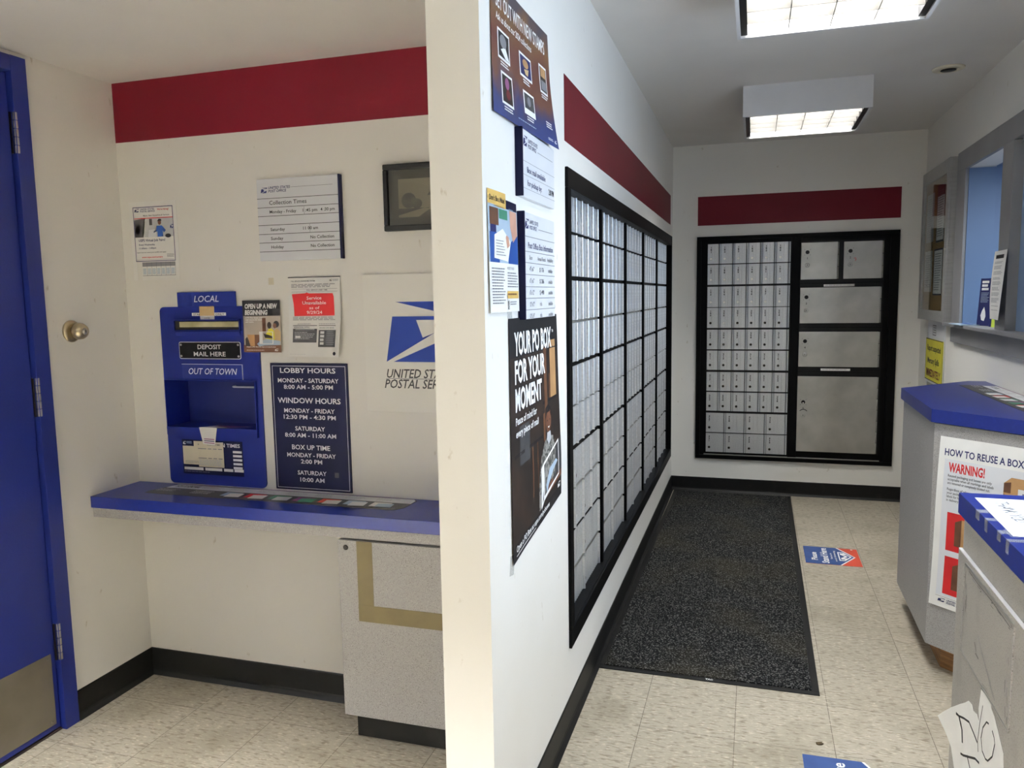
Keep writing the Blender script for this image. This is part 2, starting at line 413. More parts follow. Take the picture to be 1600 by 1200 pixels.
def tag(o, label, cat, group=None, kind=None):
    o['label'] = label; o['category'] = cat
    if group: o['group'] = group
    if kind: o['kind'] = kind
    return o
def struct(o): o['kind'] = 'structure'; return o
def empty(name, label, cat, loc=(0, 0, 0), group=None, mw=None):
    o = bpy.data.objects.new(name, None); COL.objects.link(o); o.empty_display_size = .05
    if mw is not None: o.matrix_world = mw
    else: o.location = loc
    return tag(o, label, cat, group)
def copy_tree(o, parent=None):
    c = o.copy(); COL.objects.link(c)
    if parent is not None: c.parent = parent
    for ch in list(o.children): copy_tree(ch, c)
    return c

# ------------------------------------------------------------------ room dimensions (metres)
XL, XP, XH, XR = -2.225, -0.692, -0.570, 1.050      # door wall, partition left/right faces, window wall
YB, YP, YA, YF = -2.60, 1.640, 2.365, 5.755         # wall behind, partition end, alcove wall, far wall
ZA, ZC = 2.221, 2.463                               # alcove ceiling, hallway ceiling
TH = 0.12

# ------------------------------------------------------------------ structure
b = MB(); b.box(XL-TH, XR+1.6, YB-TH, YF+TH, -0.08, 0, M_FLOOR); struct(b.build('floor'))
b = MB(); b.box(XP, XR+TH, YB-TH, YF+TH, ZC, ZC+.08, M_CEIL); struct(b.build('ceiling'))
b = MB(); b.box(XL-TH, XP, YB-TH, YA+TH, ZA, ZA+.08, M_CEIL); struct(b.build('ceiling_alcove'))
b = MB(); b.box(XP-.05, XP, YB, YP, ZA+.08, ZC+.08, M_WALL); struct(b.build('wall_bulkhead'))
DY0, DY1, DZ = 0.98, 1.943, 2.155                   # door opening in the left wall
b = MB()
b.box(XL-TH, XL, YB, DY0-.012, 0, ZA, M_WALL); b.box(XL-TH, XL, DY1+.012, YA+TH, 0, ZA, M_WALL); b.box(XL-TH, XL, DY0-.012, DY1+.012, DZ+.012, ZA, M_WALL)
struct(b.build('wall_left'))
QX0, QX1, QZ0, QZ1 = -2.077+.008, -2.077+.396, 1.419-.468, 1.419-.264      # hole for the mail drop's bay
b = MB()
b.box(XL, QX0, YA, YA+TH, 0, ZA, M_WALL); b.box(QX1, XP, YA, YA+TH, 0, ZA, M_WALL)
b.box(QX0, QX1, YA, YA+TH, 0, QZ0, M_WALL); b.box(QX0, QX1, YA, YA+TH, QZ1, ZA, M_WALL)
struct(b.build('wall_alcove'))
HY0, HY1, HZ0, HZ1 = 2.462, 5.600, 0.300, 1.812     # opening for the mail boxes in the partition
b = MB()
b.box(XP, XH, YP, HY0, 0, ZC, M_WALL); b.box(XP, XH, HY1, YF+TH, 0, ZC, M_WALL)
b.box(XP, XH, HY0, HY1, 0, HZ0, M_WALL); b.box(XP, XH, HY0, HY1, HZ1, ZC, M_WALL)
struct(b.build('wall_partition'))
b = MB(); b.box(XH, XR+TH, YF, YF+TH, 0, ZC, M_WALL); struct(b.build('wall_far'))
# window wall: service window opening, and the daylight window nearer the street
WY0, WY1, WZ0, WZ1 = 3.06, 4.652, 1.250, 2.060
SY0, SY1, SZ0, SZ1 = 1.25, 2.65, 1.02, 2.15
b = MB()
b.box(XR, XR+TH, WY1, YF, 0, ZC, M_WALL); b.box(XR, XR+TH, SY1, WY0, 0, ZC, M_WALL); b.box(XR, XR+TH, YB, SY0, 0, ZC, M_WALL)
b.box(XR, XR+TH, WY0, WY1, 0, WZ0, M_WALL); b.box(XR, XR+TH, WY0, WY1, WZ1, ZC, M_WALL)
b.box(XR, XR+TH, SY0, SY1, 0, SZ0, M_WALL); b.box(XR, XR+TH, SY0, SY1, SZ1, ZC, M_WALL)
struct(b.build('wall_right'))
b = MB(); b.box(XL-TH, XR+TH, YB-TH, YB, 0, ZC+.08, M_WALL); struct(b.build('wall_rear'))
# recess behind the service window
b = MB()
b.box(XR+TH, XR+1.4, WY1, WY1+.05, WZ0-.05, WZ1+.05, M_BLUEG); b.box(XR+TH, XR+1.4, WY0-.05, WY0, WZ0-.05, WZ1+.05, M_BLUEG)
b.box(XR+1.4, XR+1.45, WY0-.05, WY1+.05, WZ0-.05, WZ1+.05, M_BLUEG)
b.box(XR+TH, XR+1.4, WY0, WY1, WZ1, WZ1+.05, M_BLUEG); b.box(XR+TH, XR+1.4, WY0, WY1, WZ0-.05, WZ0, M_GREYP)
struct(b.build('wall_service_recess'))
# daylight window
wr = bpy.data.objects.new('window_2', None); COL.objects.link(wr); wr.location = (XR, 1.95, 1.55); struct(wr)
b = MB()
for y0, y1, z0, z1 in ((SY0, SY0+.06, SZ0, SZ1), (SY1-.06, SY1, SZ0, SZ1), (SY0, SY1, SZ0, SZ0+.06), (SY0, SY1, SZ1-.06, SZ1), (1.925, 1.975, SZ0, SZ1)):
    b.box(.03, .09, y0-1.95, y1-1.95, z0-1.55, z1-1.55, M_GREYP, .004)
b.build('window_frame', wr)
ld = bpy.data.lights.new('daylight', 'AREA'); ld.shape = 'RECTANGLE'; ld.size = SY1-SY0-.06; ld.size_y = SZ1-SZ0-.06
ld.energy = 12.5; ld.color = (.64, .81, 1.0); ld.spread = math.radians(150)
lo = bpy.data.objects.new('daylight', ld); COL.objects.link(lo)
lo.location = (XR+TH+.05, (SY0+SY1)/2, (SZ0+SZ1)/2); lo.rotation_euler = (0, math.radians(90), 0)
# rubber cove bases
def base_run(name, facing, a, bb, at):
    """a..bb along the wall, at = wall plane"""
    prof = [(0, 0), (.018, 0), (.015, .004), (.006, .014), (.004, .022), (.004, .098), (.002, .102), (0, .102)]
    m = MB()
    if facing == 'x+': m.bm.free(); m.bm = bmesh.new(); m.prism([(at+p, z) for p, z in prof], a, bb, M_BASE, 'y')
    elif facing == 'x-': m.prism([(at-p, z) for p, z in prof], a, bb, M_BASE, 'y')
    else: m.prism([(at-p, z) for p, z in prof], a, bb, M_BASE, 'x')
    return struct(m.build(name))
base_run('baseboard_left', 'x+', 2.000, YA, XL)
base_run('baseboard_alcove', 'y-', XL, XP, YA)
base_run('baseboard_hallway', 'x+', YP+.03, YF, XH)
base_run('baseboard_far', 'y-', XH, XR, YF)
base_run('baseboard_right', 'x-', 4.25, YF, XR)
# red painted stripes
b = MB(); b.box(XL, XP, YA-.0012, YA, 2.013, ZA, M_RED); struct(b.build('trim_1'))
b = MB(); b.box(XH, XH+.0012, 2.418, 5.60, 1.912, 2.111, M_RED); struct(b.build('trim_2'))
b = MB(); b.box(-.395, .907, YF-.0012, YF, 1.909, 2.109, M_RED); struct(b.build('trim_3'))

M_BRND3 = mat('door_gap_shade_brown', (52, 42, 36), 0.5, noise=[(20, (44, 35, 30), .4, .7)])  # dark brown for the shaded door gap and the backing behind it
# ------------------------------------------------------------------ blue door in the left wall
dr = bpy.data.objects.new('door_1', None); COL.objects.link(dr); dr.location = (XL, 1.46, 0); struct(dr)
b = MB()
def wb(mb, x0, x1, y0, y1, z0, z1, m, bev=0): mb.box(x0, x1, y0-1.46, y1-1.46, z0, z1, m, bev)
wb(b, -.10, .016, DY1, 1.998, 0, 2.205, M_BLUE, .001); wb(b, -.10, .016, DY0-.055, DY0, 0, 2.205, M_BLUE, .001)
wb(b, -.10, .016, DY0, DY1, DZ, 2.205, M_BLUE, .003)
wb(b, -.10, -.052, DY1-.015, DY1, 0, DZ, M_BLUE); wb(b, -.10, -.052, DY0, DY0+.015, 0, DZ, M_BLUE); wb(b, -.10, -.052, DY0, DY1, DZ-.015, DZ, M_BLUE)
b.build('door_frame', dr)
b = MB(); wb(b, -.0519, -.004, DY0+.003, DY1-.004, .012, DZ-.004, M_BLUE, .0006); b.build('door_leaf', dr)
b = MB(); wb(b, -.098, -.001, DY0, DY1, 0, .007, M_BRND3, .002); b.build('gap_shade', dr)  # added dark strip, painted shade of the gap under the door
b = MB(); b.box(XL-TH-.05, XL-TH, DY0-.1, DY1+.1, 0, ZA, M_BRND3); struct(b.build('door_light_block'))  # added unseen panel, blocks sky light leaking round the door
b = MB(); wb(b, -.004, -.0025, DY0+.05, 1.923, .030, .276, M_KICK, .0004)
for y in (DY0+.065, 1.35, 1.908):
    for z in (.042, .262): b.lathe([(.005, 0), (.0045, .001), (.002, .0018)], (-.0027, y-1.46, z), M_KICK, 'x', 10)
o = b.build('kick_plate', dr); o['label'] = 'dull steel kick plate along the bottom of the door'
for zc in (1.970, 1.137, .310):
    b = MB()
    for k in range(5):
        z0 = zc-.063+k*.0254
        b.lathe([(.0062, z0+.0006), (.0072, z0+.0016), (.0072, z0+.0236), (.0062, z0+.0246)], (.010, DY1-1.46+.006, 0), M_CHROME, 'z', 14)
    b.lathe([(.004, zc+.064), (.0062, zc+.066), (.004, zc+.070)], (.010, DY1-1.46+.006, 0), M_CHROME, 'z', 14)
    wb(b, -.0035, .003, DY1-.0045, DY1+.0015, zc-.063, zc+.063, M_LOCKD)
    o = b.build('hinge', dr); o['label'] = 'polished five-knuckle hinge'

# ------------------------------------------------------------------ ceiling lights
def make_light(x, y, label, z=ZC, glow=None):
    W = .300
    r = empty('ceiling_light', label, 'ceiling light', (x, y, z), 'dropped square ceiling lights')
    b = MB(); h0, h1 = -.146, 0
    for a0, a1, c0, c1 in ((-W, W, -W, -W+.008), (-W, W, W-.008, W), (-W, -W+.008, -W+.008, W-.008), (W-.008, W, -W+.008, W-.008)):
        b.box(a0, a1, c0, c1, h0, h1, M_LBOX)
    b.build('casing', r)
    b = MB()
    for a0, a1, c0, c1 in ((-W, W, -W, -W+.012), (-W, W, W-.012, W), (-W, -W+.012, -W+.012, W-.012), (W-.012, W, -W+.012, W-.012)):
        b.box(a0, a1, c0, c1, h0-.004, h0, M_LBOX)
    b.build('rim', r)
    e = W-.034
    for s in (-1, 1):
        b = MB(); b.box(min(s*(W-.012), s*e), max(s*(W-.012), s*e), -W+.012, W-.012, h0+.004, h0+.098, M_BLACK); b.build('side_channel', r)
    b = MB()
    for k in range(1, 4):
        t = -e+2*e*k/4; b.box(t-.0015, t+.0015, -W+.012, W-.012, h0+.004, h0+.098, M_LOUV)
    for k in range(1, 5):
        t = -W+.012+(2*W-.024)*k/5; b.box(-e, e, t-.0015, t+.0015, h0+.004, h0+.098, M_LOUV)
    b.build('louver', r)
    b = MB(); b.box(-e, e, -W+.012, W-.012, h0+.099, h0+.101, glow or M_LAMP); b.build('lit_panel', r)
    return r
M_LBOX = mat('light_casing_enamel', (214, 214, 216), 0.5, noise=[(6, (208, 208, 210), .4, .7)])
M_LOUV = mat('louver_blade', (112, 110, 106), 0.5, noise=[(6, (106, 104, 100), .4, .7)])
LX = .226
make_light(LX, 2.655, 'square dropped ceiling light nearest the camera, over the near half of the hallway')
make_light(LX, 4.525, 'square dropped ceiling light farther down the hallway, above the dark floor mat')
make_light(LX, .785, 'square dropped ceiling light overhead, behind the viewpoint')
make_light(LX, -1.085, 'square dropped ceiling light at the street end of the lobby')
make_light(-1.55, -.15, 'square dropped ceiling light under the low ceiling before the alcove', ZA, M_LAMPL)
# added lamp on the recess ceiling, there only to brighten the recess
b = MB(); b.lathe([(.055, 0), (.055, -.010), (.045, -.014), (.040, -.012)], (0, 0, 0), M_LBOX, 'z', 24)
o = b.build('recess_fill_lamp', loc=(XR+.45, 3.75, WZ1)); tag(o, 'added round fill lamp on the ceiling behind the service window', 'lamp')
pl = bpy.data.lights.new('recess_fill_light', 'AREA'); pl.shape = 'DISK'; pl.size = .08; pl.energy = 14; pl.color = (.80, .90, 1.0)
po_ = bpy.data.objects.new('recess_fill_light', pl); COL.objects.link(po_); po_.parent = o; po_.location = (0, 0, -.02)
# recessed round fittings
b = MB()
b.lathe([(.070, 0), (.068, -.006), (.045, -.010), (.040, -.004)], (0, 0, 0), M_CREAM, 'z', 28)
o = b.build('ceiling_fitting', loc=(.846, 4.236, ZC)); tag(o, 'round beige fitting with dark centre on the hallway ceiling', 'sprinkler')
b = MB(); b.lathe([(.034, -.0101), (.030, -.0125), (.010, -.0135)], (0, 0, 0), M_LOCKD, 'z', 20); b.build('sprinkler_head', o)
q = (-1.16, 1.555)
b = MB(); b.lathe([(.045, 0), (.043, -.006), (.026, -.011), (.020, -.006)], (0, 0, 0), M_ALUG, 'z', 24)
o = b.build('ceiling_fitting', loc=(*q, ZA)); tag(o, 'small grey round fitting on the low ceiling above the writing shelf', 'sprinkler')

# ------------------------------------------------------------------ knob in the white wall beside the blue door
r = empty('door_knob', 'satin brass round lock knob set in the white wall beside blue door', 'door knob', (XL, 2.106, 1.344))
b = MB(); b.lathe([(.037, 0), (.037, .004), (.033, .009), (.026, .011)], (0, 0, 0), M_NICKEL, 'x', 32); b.build('rose', r)
b = MB(); b.lathe([(.014, .008), (.015, .022), (.026, .026), (.0285, .032), (.0275, .044), (.022, .054), (.014, .058), (.0, .059)], (0, 0, 0), M_NICKEL, 'x', 32); k_ = b.build('knob', r)
b = MB(); b.lathe([(.0115, .0575), (.0105, .0615), (.0, .0620)], (0, 0, 0), M_CHROME, 'x', 24); b.box(.0618, .0624, -.001, .001, -.005, .005, M_BLACK); b.build('key_cylinder', k_)

# ------------------------------------------------------------------ alcove wall: notices and signs
def wallA(x, z, d=0): return face_mw((x, YA-d, z), FA)
# job-fair flyer with tear-off strips
W, H = .208, .281
pg = [(0, 0), (1, 0), (1, 1), (.20, 1), (.20, .75), (.10, .74), (.10, 1.0), (.02, 1.0)]
s = Sheet(W, H, M_WHITE, .0006, outline=pg)
s.up().frame(.085, .065, .925, .76, .012, .009, M_INKN)
s.rect(.10, .205, .915, .215, M_INKR).rect(.10, .215, .915, .45, M_INKL)
s.emblem(.115, .085, .105, .045, M_INKN)
s.text('UNITED STATES', .24, .105, .020, M_INKN, w=.30, bold=.02).text('POSTAL SERVICE', .24, .132, .020, M_INKN, w=.31, bold=.02)
s.text("We're Hiring!", .60, .115, .022, M_INKR, w=.24, bold=.02).text('Maine, New Hampshire & Vermont', .30, .185, .018, M_INKK, w=.55, bold=.01)
s.text('USPS Virtual Job Fairs!', .17, .505, .030, M_INKN, w=.56, bold=.02).text('Every Wednesday', .17, .555, .020, M_INKN, w=.34, bold=.02)
s.text('11:00am - 1:00pm', .17, .60, .020, M_INKN, w=.36, bold=.02).text('Learn how to create your profile and apply', .115, .65, .014, M_INKK, w=.62)
s.text('www.usps.com/careers', .215, .715, .022, M_INKR, w=.44, bold=.02).rect(.10, .735, .90, .738, M_INKG)
s.lines(.75, .67, .90, .715, 4, M_INKG)
for k in range(7):
    x0 = .215+k*.10; x1 = min(x0+.097, .915)
    s.rect(x0, .77, x1, .825, M_INKG); s.lines(x0+.012, .85, x1-.012, .93, 5, M_INKP, .6); s.rect(x1, .77, x1+.004, .94, M_INKN)
s.rect(.215, .94, .92, .944, M_INKN)
s.up()
s.pg([(.10, .23), (.26, .215), (.34, .215), (.28, .45), (.10, .45)], M_INKD).pg([(.31, .22), (.35, .22), (.30, .45), (.25, .45)], M_WHITE)
s.disc(.165, .36, .06, M_INKD, .05).rect(.42, .22, .48, .30, M_INKD).pg([(.40, .36), (.55, .35), (.56, .45), (.38, .45)], M_SIGNW)
s.pg([(.57, .31), (.68, .31), (.76, .37), (.72, .40), (.69, .37), (.70, .45), (.58, .45), (.58, .38), (.50, .40), (.50, .38), (.56, .36)], M_INKB)
s.disc(.635, .27, .035, M_SKIN, .030).pg([(.585, .255), (.62, .225), (.67, .228), (.68, .25)], M_INKK)
s.disc(.80, .44, .06, M_INKK, .025).emblem(.85, .30, .07, .05, M_INKN)
s.bendy(lambda u, v: .002+.009*max(0, v-.72)**1.0*(.4+u), 6, 8)
o = s.build('flyer', mw=wallA(-2.186, 1.799))
tag(o, 'white job fair flyer with tear-off tabs taped to wall left of collection sign', 'flyer')

# collection times sign
W, H = .314, .275
s = Sheet(W, H, M_SIGNW, .014, bev=.0012)
s.up()
for y in (.235, .345, .45, .56, .67, .775, .885): s.rect(0, y, 1, y+.006, M_INKK)
s.rect(.42, .112, .93, .116, M_INKG).rect(.575, .345, .579, .45, M_INKG).rect(.635, .56, .639, .67, M_INKG)
s.emblem(.05, .105, .085, .065, M_INKN)
s.text('UNITED STATES', .145, .125, .030, M_INKN, w=.27, bold=.02, shear=.2).text('POST OFFICE', .145, .165, .030, M_INKN, w=.22, bold=.02, shear=.2)
s.text('Collection Times', .15, .315, .048, M_INKK, w=.46, bold=.006)
s.text('Monday - Friday', .15, .42, .036, M_INKK, w=.33).text('1 :45 pm', .56, .42, .036, M_INKK, w=.175).text('4 :30 pm', .775, .42, .036, M_INKK, w=.17)
s.text('Saturday', .15, .635, .036, M_INKK, w=.18).text('11 00 am', .555, .635, .036, M_INKK, w=.18)
s.text('Sunday', .15, .745, .036, M_INKK, w=.155).text('No Collection', .64, .745, .036, M_INKK, w=.285)
s.text('Holiday', .15, .85, .036, M_INKK, w=.155).text('No Collection', .64, .85, .036, M_INKK, w=.285)
o = s.build('collection_sign', mw=wallA(-1.633, 1.847))
tag(o, 'white plastic sign of mail collection times on the alcove wall', 'sign')
b = MB(); b.box(W, W+.006, -H, 0, 0, .020, M_NAVY, .001); e_ = b.build('edge_strip', o); e_['label'] = 'dark blue edge strip'

# framed old photograph
W, H = .29, .212
r = empty('framed_photograph', 'black framed sepia photograph of an old house, hung near the partition', 'picture', mw=wallA(-1.157, 1.866))
b = MB()
for x0, x1, y0, y1 in ((0, W, -.018, 0), (0, W, -H, -H+.018), (0, .016, -H+.018, -.018), (W-.016, W, -H+.018, -.018)):
    b.box(x0, x1, y0, y1, 0, .018, M_BLACK, .003)
b.build('frame', r)
s = Sheet(W-.032, H-.036, M_MATTE, .006)
s.up().rect(.13, .17, .90, .86, M_SEPIA).up()
s.rect(.13, .70, .90, .86, M_SEPIAD).disc(.27, .56, .10, M_SEPIAD, .14).disc(.38, .62, .07, M_SEPIAD, .09).rect(.30, .40, .305, .66, M_SEPIAD)
s.up().pg([(.13, .86), (.13, .82), (.48, .70), (.56, .72), (.40, .86)], M_SEPIA)
s.pg([(.52, .48), (.66, .24), (.86, .26), (.90, .34), (.90, .48)], M_SEPIAD).rect(.54, .48, .90, .74, M_SEPIA)
s.up().rect(.58, .52, .64, .66, M_SEPIAD).rect(.70, .52, .76, .66, M_SEPIAD).rect(.82, .52, .88, .74, M_SEPIAD)
o = s.build('print', r, mw=Matrix.Translation((.016, -.018, 0)))
b = MB(); b.box(.016, W-.016, -H+.018, -.018, .0105, .012, M_GLASS); b.build('glass', r)

# beige mark of old tape on the wall
s = Sheet(.021, .024, M_CREAM, .0004); o = s.build('tape_patch', mw=wallA(-1.63+.016, 1.515)); tag(o, 'small yellowed tape patch on wall above the open-up poster', 'tape')

# ---- mail deposit unit
UX, UZ = -2.077, 1.419
r = empty('mail_deposit_unit', 'blue sheet-metal mail drop with slot and open bay above writing shelf', 'mail drop', mw=wallA(UX, UZ))
W, H = .416, .652
def rrect(x0, y0, x1, y1, rd, n=5):
    P = []
    for cx, cy, a in ((x1-rd, y1-rd, 0), (x0+rd, y1-rd, 90), (x0+rd, y0+rd, 180), (x1-rd, y0+rd, 270)):
        for k in range(n+1):
            t = math.radians(a+90*k/n); P.append((cx+rd*math.cos(t), cy+rd*math.sin(t)))
    return P
b = MB()
P_ = rrect(0, -H, W, 0, .018); top_ = [p for p in P_ if p[1] > -.264+.001]; bot_ = [p for p in P_ if p[1] < -.468]
b.prism([(W, -.264)]+top_+[(0, -.264)], 0, .006, M_BLUEM); b.prism([(0, -.468)]+bot_+[(W, -.468)], 0, .006, M_BLUEM)
b.box(0, .008, -.468, -.264, 0, .006, M_BLUEM); b.box(.396, W, -.468, -.264, 0, .006, M_BLUEM)
b.build('face_plate', r)
# letter slot
b = MB(); sx0, sx1, sy0, sy1 = .066, .342, -.083, -.050
b.box(sx0, sx1, sy0-.004, sy0, .006, .014, M_BLUEM); b.box(sx0-.004, sx0, sy0-.004, sy1+.004, .006, .014, M_BLUEM)
b.box(sx1, sx1+.004, sy0-.004, sy1+.004, .006, .014, M_BLUEM); b.box(sx0, sx1, sy1, sy1+.004, .006, .020, M_BLUEM)
b.prism([(sy0-.006, .006), (sy0-.006, .012), (sy0-.022, .006)], sx0, sx1, M_BLUEM, 'x')
b.build('slot_hood', r)
b = MB(); b.box(sx0, sx1, sy0, sy1, .006, .0068, M_HOLE); b.box(sx0+.02, sx1-.006, sy0+.010, sy1-.004, .0068, .0085, M_CONDUIT)
o = b.build('slot_flap', r); o['label'] = 'pale brass letter slot flap'
# deposit plate
b = Sheet(.262, .062, None)
b.prism(rrect(0, -.062, .262, 0, .007), 0, .0022, M_INKW); b.prism(rrect(.0022, -.0598, .2598, -.0022, .006), .0022, .003, M_BLACK)
b.z = .0034
b.text('DEPOSIT', .5, .42, .25, M_INKW, w=.38, al='c', bold=.012).text('MAIL HERE', .5, .83, .25, M_INKW, w=.52, al='c', bold=.012)
for fx in (.035, .965):
    for fy in (.17, .83): b.lathe([(.0042, .003), (.0040, .0045), (.0015, .0055)], (fx*.262, -fy*.062, 0), M_CHROME, 'z', 10)
o = b.build('engraved_plate', r, mw=Matrix.Translation((.078, -.126, .006))); o['label'] = 'black plate reading deposit mail here'
# open bay
bx0, bx1, by0, by1, bd, bk = .008, .396, -.468, -.264, .016, -.108
b = MB()
b.box(bx0, bx1, by1-.003, by1, bk, bd, M_BLUEM); b.box(bx0, bx0+.003, by0+.003, by1-.003, bk, bd, M_BLUEM); b.box(bx1-.003, bx1, by0+.003, by1-.003, bk, bd, M_BLUEM)
b.box(bx0, bx1, by0, by0+.030, bd-.003, bd+.001, M_BLUEM); b.box(bx0, bx1, by0, by0+.003, bk, bd-.003, M_BLUEM)
b.box(bx0+.003, bx1-.003, by0+.026, by0+.030, bk, bd-.003, M_BLUEM)
b.build('bay_hood', r)
b = MB(); b.box(bx0+.003, bx1-.003, by0+.030, by1-.003, bk, bk+.002, M_BLUED); o = b.build('hinged_flap', r); o['label'] = 'dark blue pull-down flap'
b = MB(); y_ = by1-.035; b.tube([(.225, y_, bk+.002), (.225, y_, bk+.017), (.232, y_, bk+.021), (.318, y_, bk+.021), (.325, y_, bk+.017), (.325, y_, bk+.002)], .0036, M_SIGNW); b.build('pull_handle', o)
# name plates
def nameplate(s_, Wp, Hp, x, y, d):
    q = Sheet(Wp, Hp, None); q.box(0, Wp, -Hp, 0, 0, .003, M_BLUEL, .0004); q.z = .0034
    q.text(s_, .5, .68, .42, M_INKW, w=(.42 if len(s_) < 6 else .80), al='c', bold=.01, shear=.22)
    o = q.build('name_plate', r, mw=Matrix.Translation((x, y, d))); o['label'] = 'blue name plate reading '+s_.lower(); return o
nameplate('LOCAL', .248, .052, .084, .052, .006)
o = nameplate('OUT OF TOWN', .256, .052, .086, -.208, .006)
b = MB(); b.box(.0853, .3427, -.2078, -.2064, .006, .0095, M_INKW); b.box(.3418, .3432, -.2615, -.2064, .006, .0095, M_INKW); b.build('plate_edge', r)
# stuck-on paper strip and tape on the slot
s = Sheet(.145, .011, M_WHITE, .0005); s.up().text('STAMPED MAIL ONLY', .5, .85, .62, M_INKK, w=.9, al='c'); s.build('slot_label', r, mw=Matrix.Translation((.141, -.022, .0062)))
s = Sheet(.062, .048, M_WHITE, .0005, outline=[(0, 0), (1, 0), (1, 1), (.03, 1)]); s.up().text('only', .5, .93, .12, M_INKG, w=.4, al='c'); s.up().rect(0, 0, 1, .72, M_TAPEB)
s.build('taped_note', r, mw=Matrix.Translation((.176, .002, .0078)))
# lower information card and papers taped over it
s = Sheet(.262, .128, M_NAVY, .0006)
s.up().text('COLLECTION TIMES', .20, .175, .10, M_INKW, w=.76, bold=.02)
s.emblem(.02, .05, .05, .09, M_INKW); s.lines(.08, .05, .17, .13, 2, M_INKP)
for k in range(5): s.rect(.84, .27+k*.115, .985, .335+k*.115, M_INKW)
s.rect(.02, .80, .34, .88, M_INKW).rect(.37, .80, .65, .88, M_INKW).rect(.68, .80, .83, .88, M_INKW).rect(.85, .80, 1.0, .88, M_INKW)
s.lines(.02, .92, .50, .95, 1, M_INKG)
o = s.build('schedule_card', r, mw=Matrix.Translation((.062, -.486, .0065))); o['label'] = 'navy collection schedule card'
s = Sheet(.098, .088, M_CREAM, .0005, outline=[(0, .22), (.5, .22), (.5, 0), (1, 0), (1, 1), (0, 1)]); s.up().lines(.08, .85, .8, .97, 2, M_INKG, .3)
s.build('taped_paper', r, mw=Matrix.Translation((.066, -.490, .0078)))
s = Sheet(.112, .098, M_CREAM, .0005, outline=[(0, .06), (.4, 0), (.75, .05), (1, .04), (1, 1), (.02, 1)])
s.up().emblem(.02, .12, .05, .05, M_INKD).text('COLLECTION TIMES', .38, .17, .055, M_INKD, w=.50)
for y in (.29, .65):
    s.rect(.02, y, .34, y+.03, M_INKG).rect(.40, y, .54, y+.03, M_INKG).rect(.60, y, .74, y+.03, M_INKG).rect(.80, y, .95, y+.03, M_INKG)
s.lines(.04, .72, .95, .96, 4, M_INKL, .5)
s.build('taped_paper', r, mw=Matrix.Translation((.132, -.487, .0092)))
# folded card lying in the bay and drooping over its lip
b = MB(); zb = by0+.0285
b.poly([(.165, by0-.030, bd+.0016), (.215, by0-.033, bd+.0016), (.228, zb+.003, bd+.0012), (.150, zb+.003, bd+.0012)], M_WHITE)
b.poly([(.150, zb+.003, bd+.0012), (.228, zb+.003, bd+.0012), (.345, zb+.002, -.035), (.190, zb+.002, -.035)], M_WHITE)
b.poly([(.195, zb+.0034, -.010), (.262, zb+.0034, .002), (.330, zb+.0034, -.030), (.205, zb+.0034, -.028)], M_INKV)
for k in range(3): b.poly([(.170, by0-.012-k*.007, bd+.002), (.214, by0-.013-k*.007, bd+.002), (.214, by0-.010-k*.007, bd+.002), (.170, by0-.009-k*.007, bd+.002)], M_INKV if k != 1 else M_INKN)
o = b.build('mail_form', mw=wallA(UX, UZ)); tag(o, 'white folded form lying in bay of blue mail drop, edge drooping over', 'paper form')

# open-up-a-new-beginning poster
W, H = .152, .181
s = Sheet(W, H, M_ROOMW, .0007)
s.up().rect(0, 0, 1, .30, M_INKK).rect(.62, .03, 1, .30, M_INKD).rect(0, .86, 1, 1, M_BRN).rect(0, .30, .02, .86, M_INKD)
s.up().text('OPEN UP A NEW', .06, .155, .085, M_INKW, w=.86, bold=.045, shear=.1).text('BEGINNING', .06, .275, .085, M_INKW, w=.60, bold=.045, shear=.1)
s.rect(.515, .34, .61, .60, M_BRN)
s.text('A PO Box keeps your', .07, .345, .026, M_INKW, w=.46, bold=.03).text('mail secure for moving', .07, .385, .026, M_INKW, w=.49, bold=.03).text('and more.', .07, .425, .026, M_INKW, w=.22, bold=.03)
s.pg([(.10, .66), (.30, .66), (.30, .88), (.18, .88)], M_TAN).rect(.30, .66, .52, .88, M_BRN).pg([(.05, .74), (.10, .70), (.20, .88), (.05, .88)], M_BRND)
s.disc(.70, .48, .055, M_BRND, .065).pg([(.60, .66), (.68, .55), (.76, .54), (.84, .60), (.84, .80), (.60, .80)], M_INKY)
s.disc(.885, .46, .075, M_INKK, .065)
s.pg([(.82, .58), (.90, .54), (.99, .60), (.99, .80), (.84, .80)], M_TAPEB)
s.up().disc(.845, .49, .045, M_SKIN, .050).pg([(.54, .64), (.66, .66), (.80, .70), (.78, .73), (.58, .72)], M_BRND)
s.pg([(.36, .84), (.42, .80), (.62, .74), (.98, .78), (.97, .86), (.55, .87), (.42, .89)], M_INKP)
s.up().frame(.43, .60, .80, .84, .025, .012, M_INKW).rect(.43, .60, .52, .84, M_INKW).rect(.455, .75, .495, .81, M_INKK)
s.text('Open a PO Box at usps.com/poboxes', .08, .905, .020, M_INKW, w=.78, bold=.02).lines(.08, .955, .55, .97, 1, M_INKW, .5, 0).emblem(.83, .93, .10, .045, M_INKW)
s.bendy(lambda u, v: .0015+.004*v*v, 5, 6)
o = s.build('poster', mw=wallA(-1.720, 1.438, .0062)); tag(o, 'small poster of couple with moving boxes, overlapping corner of blue mail drop', 'poster')

